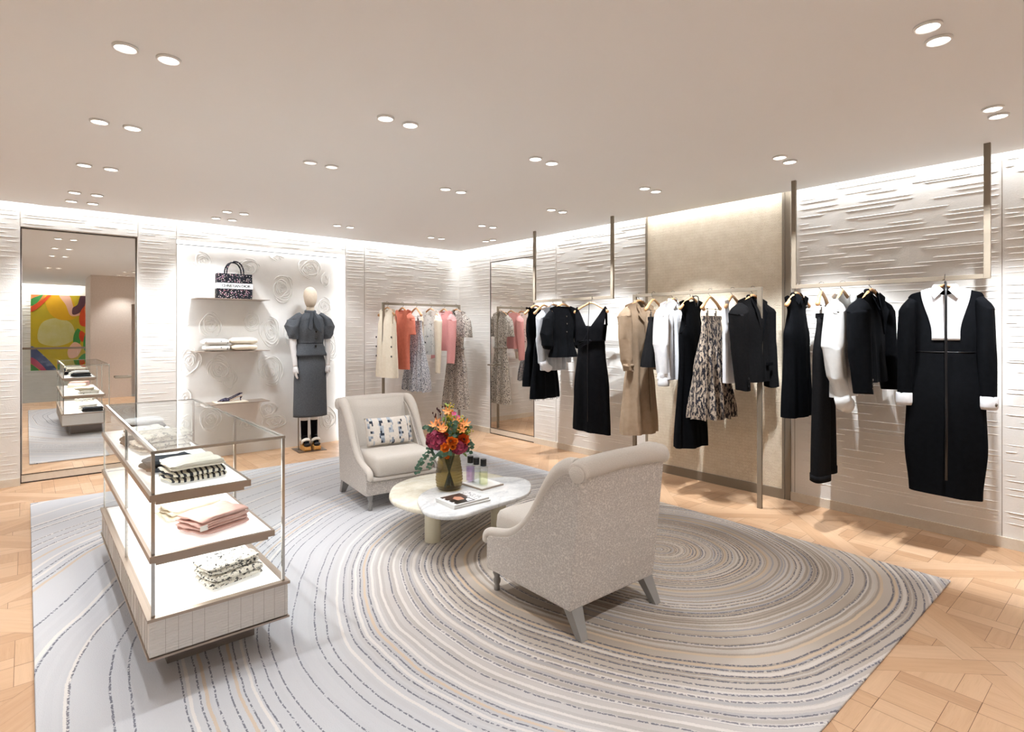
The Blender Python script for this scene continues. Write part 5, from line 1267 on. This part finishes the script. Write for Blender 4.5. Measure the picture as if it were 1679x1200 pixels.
# stepped shelves, cantilevered from the west side
SH = [(.800, -4.205), (.560, -4.105)]
for z, xe in SH:
    sh_ = MB(); bx(sh_, (cx0+.006, cy0-.001, z-.026), (xe, cy0+.012, z)); bx(sh_, (cx0+.006, cy1-.012, z-.026), (xe, cy1+.001, z)); bx(sh_, (cx0+.006, cy0+.012, z-.026), (cx0+.018, cy1-.012, z)); bx(sh_, (xe-.012, cy0+.012, z-.026), (xe, cy1-.012, z))
    s_ = sh_.build('shelf', M['champagne'], cb)
    m = MB(); bx(m, (cx0+.018, cy0+.012, z-.02), (xe-.012, cy1-.012, z-.001)); m.build('lit_panel', M['acrylic'], s_)
    m = MB(); bx(m, (cx0+.03, cy0+.02, z-.044), (xe-.022, cy1-.02, z-.026)); m.build('light_box', M['champagne'], s_)
    m = MB(); bx(m, (cx0+.06, cy0+.05, z-.0455), (xe-.05, cy1-.05, z-.0441)); m.build('led_panel', emit('led_panel', (1, .98, .95), 3.2), s_)
m = MB(); bx(m, (px0+.012, py0+.01, CT-.014), (px0+.020, py1-.01, CT-.010)); m.build('led_strip', emit('led_line', (1, .98, .95), 25), cb)
# ---------------------------------------------------------------- folded clothes
def folded(name, label, cat, x, y, z, rz, w_, d_, h_, nf_, mat, seed, group, droop=.006, inner=None):
    """a garment folded into nf_ layers; fold edge on local +x side"""
    t = thing(name, label, cat, (x, y, z), rz, group); rr = random.Random(seed); lh = h_/nf_
    for k in range(nf_):
        m = MB(); rs = []; N = 26; S_ = 11
        dx, dw = rr.uniform(-.006, .006), rr.uniform(-.05, .01); ph = rr.random()*6
        for j in range(S_+1):
            u = 2*j/S_-1; e = 1-abs(u)**8*.06; ring = []
            for i in range(N):
                a = 2*PI*i/N; c_, s_ = math.cos(a), math.sin(a)
                xx = math.copysign(abs(c_)**.28, c_)*(w_/2)*(1+dw)*e+dx+.004*math.sin(3*u+ph); edge = 1 if c_ > 0 else .72
                zz = math.copysign(abs(s_)**.62, s_)*lh*.52*(1 if s_ > 0 else 1)*(1-.35*(abs(u)**6))*(edge if abs(c_) > .5 else 1)
                zz += .0035*math.sin(xx*38+ph+u*3)*.6*(k+1)/nf_+.002*math.sin(u*9+xx*50+ph)
                zc = lh*(k+.5)+.005
                if k == nf_-1 and s_ > 0: zz += .006*(1-u*u)*(1-(xx/(w_/2))**2)
                nz = noise.noise(Vector((xx*14+seed*3.1, u*2.2+k*1.7, seed*1.3+s_*.6))); n2 = noise.noise(Vector((xx*9-seed, u*1.6, k*2.3+seed)))
                ring.append((xx*(1+.04*n2), u*d_/2*(1+.02*math.sin(k+ph))+.009*n2, max(.0006, zc+zz+.0075*nz*min(1, zc/(lh*1.2))*(1 if s_ > 0 else .5))))
            rs.append(ring)
        m.rings(rs); mt = mat[k % len(mat)] if isinstance(mat, list) else mat
        m.build('folded_layer', mt, t, smooth=True)
    return t
n = NM('striped_knit', .9, 0, .2); v = n.coord(); sx = n.node('SeparateXYZ'); n.link(v, sx.inputs[0]); wv = n.math('FRACT', n.math('ADD', n.math('MULTIPLY', sx.outputs[0], 42), n.math('MULTIPLY', n.noise(v, 12, 2), 2.0)))
n.col(n.mix(n.math('LESS_THAN', wv, .42), (*srgb('ede6d6'), 1), (*srgb('2f3136'), 1))); n.bump(n.noise(v, 500, 2), .3, .003); M['stripe'] = n.m
n = NM('rib_knit', .9, 0, .2); v = n.coord(); sx = n.node('SeparateXYZ'); n.link(v, sx.inputs[0]); n.col(srgb('ede7da')); n.bump(n.math('SINE', n.math('MULTIPLY', sx.outputs[1], 420)), .5, .003); M['rib'] = n.m
M['rose'] = cloth('dusty_rose_knit', 'e3bdb4', 'd9b0a7', 40, .85, .3); M['ivory'] = cloth('ivory_knit', 'efe5d2', 'e6dac4', 30, .85, .2)
M['mono'] = fabric_print('monochrome_print', 'ece7dc', [('3c3c3c', 2.0, .565), ('8b8780', 5.5, .60)], 60, detail=5, stretch=(.9, .9, 1.2))
M['beige_print'] = fabric_print('beige_print', 'd8cdbd', [('6e6860', 3.3, .60), ('a59784', 8.8, .58)], 40, detail=3)
M['char2'] = cloth('grey_knit', '3b3e43', '303338', 40, .85, .3); M['white_print'] = fabric_print('botanical_print', 'efece6', [('55565a', 4.4, .66), ('b9a23a', 9.0, .70)], 30, detail=3)
z1, z2, z3 = .8005, .5605, .3142
G = 'folded garments in the display case'
t = folded('folded_sweater', 'cream knit with dark zigzag stripes, lower of the pile on the top shelf', 'folded sweater', -4.385, -4.085, z1, R(8), .225, .20, .042, 2, M['stripe'], 1, G)
t = folded('folded_sweater', 'cream ribbed sweater lying over the striped knit, case top shelf', 'folded sweater', -4.39, -4.09, z1+.050, R(6), .215, .19, .030, 2, M['rib'], 2, G)
folded('folded_scarf', 'charcoal grey folded garment beside the cream pile, top shelf near end', 'folded scarf', -4.44, -3.84, z1, R(4), .20, .16, .05, 2, M['char2'], 3, G)
folded('folded_sweater', 'beige printed folded garment, lower of the pile seen through the glass top', 'folded sweater', -4.385, -3.30, z1, R(5), .26, .24, .045, 2, M['beige_print'], 4, G)
folded('folded_sweater', 'whitish patterned folded garment, upper of the pile seen through glass top', 'folded sweater', -4.38, -3.30, z1+.054, R(3), .25, .23, .035, 2, M['beige_print'], 5, G)
folded('folded_scarf', 'black folded scarf at the post beside the beige pile', 'folded scarf', -4.485, -3.10, z1, R(0), .12, .14, .04, 2, M['black'], 6, G)
t = folded('folded_dress', 'dusty rose folded dress with white tag on the middle shelf', 'folded dress', -4.30, -4.075, z2, R(22), .245, .19, .07, 4, M['rose'], 7, G)
MB().box((-.13, -.098, .030), (-.095, -.0965, .052)).build('price_tag', plain('tag_white', 'f2f0ec', .6), t)
folded('folded_blouse', 'ivory folded blouse behind the rose dress, middle shelf', 'folded blouse', -4.35, -3.80, z2, R(10), .23, .18, .055, 3, M['ivory'], 8, G)
folded('folded_trousers', 'black and white scribble-printed folded trousers, lower of two on the case deck', 'folded trousers', -4.24, -4.08, z3, R(12), .25, .19, .048, 2, M['mono'], 9, G)
folded('folded_shirt', 'black and white scribble-printed folded shirt, upper of two on the case deck', 'folded shirt', -4.25, -4.075, z3+.057, R(14), .235, .18, .040, 2, M['mono'], 10, G)
# the far bay, seen in the large mirror
folded('folded_trousers', 'black folded trousers on the top shelf, mirror end of the case', 'folded trousers', -4.37, -2.62, z1, R(-2), .22, .18, .045, 2, M['char2'], 11, G)
folded('folded_shirt', 'white folded shirt on the black trousers, mirror end of the case', 'folded shirt', -4.375, -2.62, z1+.053, R(2), .20, .16, .025, 1, M['white'], 12, G)
folded('folded_scarf', 'black patterned scarf behind the white shirt, mirror end top shelf', 'folded scarf', -4.40, -2.83, z1, R(5), .20, .15, .05, 2, M['floral'], 13, G)
folded('folded_shirt', 'cream folded shirt with black script on the middle shelf, mirror end, lower', 'folded shirt', -4.28, -2.62, z2, R(-4), .23, .18, .042, 2, M['floral'], 14, G)
folded('folded_blouse', 'ivory blouse topping the script shirt, mirror end of middle shelf', 'folded blouse', -4.33, -2.66, z2+.052, R(6), .22, .2, .035, 2, M['ivory'], 15, G)
folded('folded_sweater', 'cream sweater with black blotches on the deck, mirror end', 'folded sweater', -4.28, -2.80, z3, R(0), .22, .18, .09, 3, M['floral'], 16, G)
folded('folded_scarf', 'slate grey folded scarf at the glass on the deck, mirror end', 'folded scarf', -4.24, -2.59, z3, R(6), .24, .16, .05, 3, M['char2'], 17, G)

# ---------------------------------------------------------------- alcove shelves and what stands on them
yn = YB+.12
def alc_shelf(z, label):
    o = MB().wallprism([(-3.553, z-.006), (-2.80, z-.006), (-2.80, z), (-3.553, z)], yn-.30, yn).build('display_shelf', M['champagne'])
    o.data.transform(Matrix.Translation((3.17, 0, -z))); o.location = (-3.17, 0, z); return tag(o, label, 'shelf', 'thin metal alcove shelves')
alc_shelf(1.80, 'thin metal shelf under the black floral handbag'); alc_shelf(1.215, 'thin metal shelf carrying two pairs of folded scarves'); alc_shelf(.63, 'thin metal shelf carrying the slingback shoe')
# tote bag
n = NM('embroidered_canvas', .85, 0, .2); v = n.coord(); vo = n.node('TexVoronoi'); n.link(v, vo.inputs['Vector']); vo.inputs['Scale'].default_value = 62
pal = n.ramp(n.noise(n.mapping(v, (1, 1, 1), (0, 0, 0), (3, 3, 3)), 90, 0), [(0, srgb('b8a49a')), (.42, srgb('6e8f86')), (.48, srgb('d8c9c0')), (.55, srgb('7a6a9a')), (.62, srgb('c47c84'))], True)
n.col(n.mix(n.math('LESS_THAN', vo.outputs['Distance'], .30), (*srgb('15151a'), 1), pal)); n.bump(n.noise(v, 500, 2), .3, .003); M['embroid'] = n.m
t = thing('handbag', 'black floral embroidered book tote with lettered white band on the upper alcove shelf', 'bag', (-3.155, yn-.17, 1.8005), R(-3))
bw, bh, bd = .365, .285, .13
MB().sideprism([(-bd/2, 0), (bd/2, 0), (bd/2-.008, bh), (-bd/2+.008, bh)], -bw/2, bw/2).build('bag_body', M['embroid'], t, bevel=.006)
MB().box((-bw/2-.001, -bd/2-.0018, .115), (bw/2+.001, bd/2+.0018, .175)).build('white_band', plain('band_white', 'efeeea', .8), t)
MB().box((-bw/2-.0012, -bd/2-.0022, .108), (bw/2+.0012, bd/2+.0022, .113)).build('band_border', M['black_cap'], t); MB().box((-bw/2-.0012, -bd/2-.0022, .177), (bw/2+.0012, bd/2+.0022, .182)).build('band_border', M['black_cap'], t)
fc = bpy.data.curves.new('lettering', 'FONT'); fc.body = 'CHRISTIAN DIOR'; fc.size = .041; fc.align_x = 'CENTER'; fc.align_y = 'CENTER'; fc.extrude = .0008; fc.space_character = .92; fc.offset = .0014
fo = bpy.data.objects.new('lettering', fc); COL.objects.link(fo); fo.parent = t; fo.location = (.01, -bd/2-.0026, .144); fo.rotation_euler = (R(90), 0, 0); fc.materials.append(M['black_cap'])
bpy.context.view_layer.update(); lm = bpy.data.meshes.new_from_object(fo); lo = bpy.data.objects.new('lettering', lm); lo.parent = t; lo.location = fo.location; lo.rotation_euler = fo.rotation_euler; bpy.data.objects.remove(fo); COL.objects.link(lo); lo.name = 'lettering'
for yy, nm_ in ((-bd/2-.001, 0), (bd/2-.012, 1)):
    P = [(-.088, yy, bh-.05), (-.088, yy, bh), (-.080, yy, bh+.06), (-.05, yy, bh+.115), (0, yy, bh+.135), (.05, yy, bh+.115), (.080, yy, bh+.06), (.088, yy, bh), (.088, yy, bh-.05)]
    MB().tube(smooth_path(P, 4), .0085, 8).build('handle', M['embroid'], t, smooth=True)
G2 = 'folded scarves on the alcove shelf'
for k in range(2):
    folded('folded_scarf', ('lower' if k == 0 else 'upper')+' white scarf with dark botanical sprigs, alcove shelf', 'folded scarf', -3.345, yn-.15, 1.216+k*.067, 0, .255, .20, .058, 1, M['white_print'], 20+k, G2)
    folded('folded_scarf', ('lower' if k == 0 else 'upper')+' plain cream folded scarf on the alcove shelf', 'folded scarf', -3.055, yn-.15, 1.216+k*.072, 0, .275, .20, .063, 1, M['cream'], 24+k, G2)
pad = thing('display_pad', 'thin cream display pad under the slingback shoe on the lowest alcove shelf', 'display pad', (-3.19, yn-.16, .631)); MB().box((-.165, -.11, 0), (.165, .11, .012)).build('pad', plain('pad_cream', 'e6d8c4', .6), pad, bevel=.003)
sh = thing('slingback_shoe', 'dark navy pointed slingback kitten-heel shoe on the display pad', 'shoe', (-3.19, yn-.16, .6435), R(4))
M['navy'] = fabric_print('navy_embroidery', '2c2738', [('8a86a0', 3, .62)], 120, detail=1)
secs = [(-.135, .004, .006, .002), (-.12, .018, .014, .004), (-.09, .032, .028, .008), (-.05, .037, .038, .012), (-.02, .034, .030, .014)]
rs = []
for x_, w_, h_, z_ in secs: rs.append([(x_, w_*math.cos(a), z_*.3+(h_ if math.sin(a) > 0 else .002)*math.sin(a)+.002) for a in [2*PI*k/16 for k in range(16)]])
MB().rings(rs).build('upper', M['navy'], sh, smooth=True)
P = [(-.13, 0, .003), (-.06, 0, .004), (0, 0, .010), (.05, 0, .030), (.09, 0, .044), (.125, 0, .048)]; m = MB(); Q = smooth_path(P, 4); m.rings([[(p.x, lerp(.030, .020, i/len(Q))*sg, p.z+dz) for sg, dz in ((-1, 0), (1, 0), (1, .004), (-1, .004))] for i, p in enumerate(Q)]); m.build('sole', plain('sole_tan', 'b59a82', .5), sh)
MB().tube([(.118, 0, .047), (.108, 0, .02), (.112, 0, .001)], [.012, .005, .005], 10).build('heel', M['navy'], sh, smooth=True)
m = MB()
for sg in (-1, 1): m.tube(smooth_path([(-.03, sg*.032, .022), (.04, sg*.030, .05), (.10, sg*.022, .078), (.128, 0, .084)], 4), .0035, 6, flat=1.8)
m.build('slingback_strap', M['navy'], sh, smooth=True)

# ---------------------------------------------------------------- mannequin
MX, MY = -2.335, -.115
mn = thing('mannequin', 'faceless fabric-headed mannequin in grey puff-sleeved skirt suit and black socks, in the alcove', 'mannequin', (MX, MY, 0), R(-4))
M['suit'] = cloth('grey_tweed', '5d6065', '4c4f54', 90, .9, .4, 700); M['suit_tie'] = cloth('grey_tweed_tie', '4a4d52', '3d4045', 90, .9, .4, 700); M['linen'] = cloth('head_linen', 'd6c7b4', 'cbbba7', 60, .9, .3); M['body'] = plain('mannequin_white', 'dcd8d6', .4)
MB().box((-.17, -.14, 0), (.155, .19, .006)).build('base_plate', plain('base_steel', '8c8177', .35, .8), mn)
MB().tube([(-.125, .05, .006), (-.125, .05, .46)], .007, 10).build('support_pole', M['bronze'], mn)
rs = []
for z, rx, ry, oy_ in ((1.722, .030, .035, .0), (1.735, .045, .055, -.004), (1.76, .058, .075, -.008), (1.80, .070, .088, -.008), (1.86, .078, .098, -.002), (1.91, .072, .092, .003), (1.95, .05, .066, .006), (1.967, .025, .034, .006), (1.971, .004, .005, .006)): rs.append([(rx*math.cos(a), oy_+ry*math.sin(a), z) for a in [2*PI*k/24 for k in range(24)]])
MB().rings(rs).build('head', M['linen'], mn, smooth=True)
MB().lathe([(.052, 1.60), (.047, 1.65), (.045, 1.70), (.047, 1.728)], 20).build('neck', M['linen'], mn, smooth=True)
g = Garment('x', 'x', 'x', 0, 0, 0, 0); bpy.data.objects.remove(g.t); g.t = mn; g.zb = 0
jw = T((1.14, .205), (1.22, .175), (1.29, .152), (1.36, .160), (1.48, .175), (1.58, .165), (1.67, .06)); jd = T((1.14, .13), (1.29, .10), (1.45, .125), (1.58, .10), (1.66, .06))
rs = []
for i in range(30):
    z = lerp(1.672, 1.14, i/29); rs.append([(jw(z)*math.cos(a)*(1+(.03*math.sin(7*a) if z < 1.24 else 0)), jd(z)*math.sin(a)*(1+(.04*math.sin(6*a+1) if z < 1.24 else 0)), z) for a in [2*PI*k/40 for k in range(40)]])
m = MB(); m.rings(rs, False); g.part(m, 'jacket', M['suit'], solid=.004)
for sd in (-1, 1):
    g.part(sleeve(MB(), sd, .155, 1.655, [(0, -.01, 0, .045, .05), (.06, .025, 0, .075, .085), (.16, .055, -.004, .080, .095), (.26, .05, -.008, .064, .078), (.31, .045, -.01, .05, .06)], seed=60+sd, fold=.005), 'puff_sleeve', M['suit'])
    # arm with hand: continuous surface
    P = smooth_path([(sd*.200, -.008, 1.37), (sd*.205, -.015, 1.28), (sd*.20, -.03, 1.18), (sd*.195, -.05, 1.08), (sd*.192, -.06, 1.015)], 4); k_ = len(P); m = MB(); m.tube(P, [lerp(.040, .024, i/(k_-1)) for i in range(k_)], 16)
    m.tube([(sd*.192, -.060, 1.025), (sd*.191, -.062, .99), (sd*.190, -.066, .955), (sd*.189, -.068, .93)], [.020, .030, .034, .028], 14, flat=1.0)
    for q, (oy_, L) in enumerate(((-.026, .062), (-.009, .072), (.008, .066), (.023, .052))):
        m.tube(smooth_path([(sd*.190, -.066+oy_, .945), (sd*.187, -.068+oy_*1.1, .92), (sd*.180, -.070+oy_*1.15, .94-L*.75), (sd*.172, -.070+oy_*1.15, .945-L)], 3), [.0085, .0085, .0085, .008, .008, .0075, .0075, .007, .006, .005][:10], 8)
    m.tube(smooth_path([(sd*.188, -.085, .99), (sd*.180, -.103, .965), (sd*.172, -.108, .935)], 3), [.010, .010, .009, .009, .008, .007, .006][:7], 8)
    g.part(m, 'arm', M['body'])
sw = T((.41, .198), (.8, .190), (1.05, .178), (1.18, .15)); sd_ = T((.41, .12), (.9, .125), (1.18, .10)); rs = []
for i in range(24):
    z = lerp(1.18, .41, i/23); rs.append([(sw(z)*math.cos(a), sd_(z)*math.sin(a)*(1+.02*math.sin(3*a)), z) for a in [2*PI*k/40 for k in range(40)]])
m = MB(); m.rings(rs, False); g.part(m, 'skirt', M['suit'], solid=.004)
# neck tie ends and buttons
def flapp(pts, name, y0=-.010):
    m = MB(); q = [(a, b, c) for a, b, c in pts]; n_ = len(q); m.add(q+[(a, b+y0, c) for a, b, c in q], [tuple(range(n_)), tuple(range(n_, 2*n_))]+[(i, (i+1) % n_, n_+(i+1) % n_, n_+i) for i in range(n_)]); m.v = [(p[0]*1.25, p[1]-.018, p[2]) for p in m.v]; g.part(m, name, M['suit_tie'], smooth=False, bevel=.003)
g.part(MB().tube([(.055*math.cos(R(i*20)), .052*math.sin(R(i*20)), 1.672+.008*math.sin(R(i*20))) for i in range(18)], .014, 8, close=True, flat=1.4), 'neck_band', M['suit'])
flapp([(-.012, -.060, 1.675), (-.045, -.125, 1.55), (-.062, -.140, 1.47), (-.028, -.142, 1.44), (-.010, -.128, 1.55)], 'tie_end'); flapp([(.012, -.060, 1.675), (-.002, -.125, 1.55), (.020, -.142, 1.46), (.072, -.134, 1.41), (.050, -.130, 1.54)], 'tie_end')
for z, y_ in ((1.43, -.128), (1.35, -.116), (1.26, -.112), ): g.part(MB().ball((.03, y_-.006, z), (.013, .007, .013), 10, 6), 'button', M['black_cap'])
g.part(MB().tube([(-.152*math.cos(R(i*10)), -.103*math.sin(R(i*10)), 1.292) for i in range(19)], .003, 5), 'waist_seam', M['black2'])
M['shoe_wood'] = plain('platform_wood', 'd29a52', .45)
for sx_ in (-.062, .055):
    P = smooth_path([(sx_, .03, .44), (sx_, .035, .33), (sx_, .03, .22), (sx_, .025, .155)], 4); k_ = len(P); m = MB(); m.tube(P, [lerp(.044, .036, i/(k_-1)) for i in range(k_)], 16); m.tube(smooth_path([(sx_, .035, .165), (sx_, -.005, .135), (sx_, -.055, .098), (sx_, -.09, .082)], 3), [.036, .038, .038, .036, .034, .031, .028, .024, .018, .012][:10], 14); g.part(m, 'sock', M['black'])
    g.part(MB().tube([(sx_, .03, .36), (sx_, .03, .44)], .0455, 16), 'shin', M['body'])
    prof = [(.075, .006), (-.10, .006), (-.112, .02), (-.108, .058), (-.04, .062), (.03, .125), (.075, .14)]
    g.part(MB().sideprism(prof, sx_-.042, sx_+.042), 'platform_sole', M['shoe_wood'], smooth=False, bevel=.008)
    m = MB(); m.tube(smooth_path([(sx_-.043, -.01, .09), (sx_-.040, -.045, .125), (sx_, -.055, .140), (sx_+.040, -.045, .125), (sx_+.043, -.01, .09)], 4), .012, 8, flat=1.8); m.tube(smooth_path([(sx_-.043, .02, .115), (sx_-.036, .06, .16), (sx_, .078, .17), (sx_+.036, .06, .16), (sx_+.043, .02, .115)], 4), .008, 8, flat=2.2); g.part(m, 'shoe_upper', plain('cream_leather', 'ece6da', .4))
    m = MB(); m.ball((sx_, -.088, .078), (.040, .026, .022), 14, 8); m.tube(smooth_path([(sx_-.04, .03, .165), (sx_, -.018, .178), (sx_+.04, .03, .165)], 4), .0035, 6); g.part(m, 'toe_cap_and_strap', M['black_cap'])
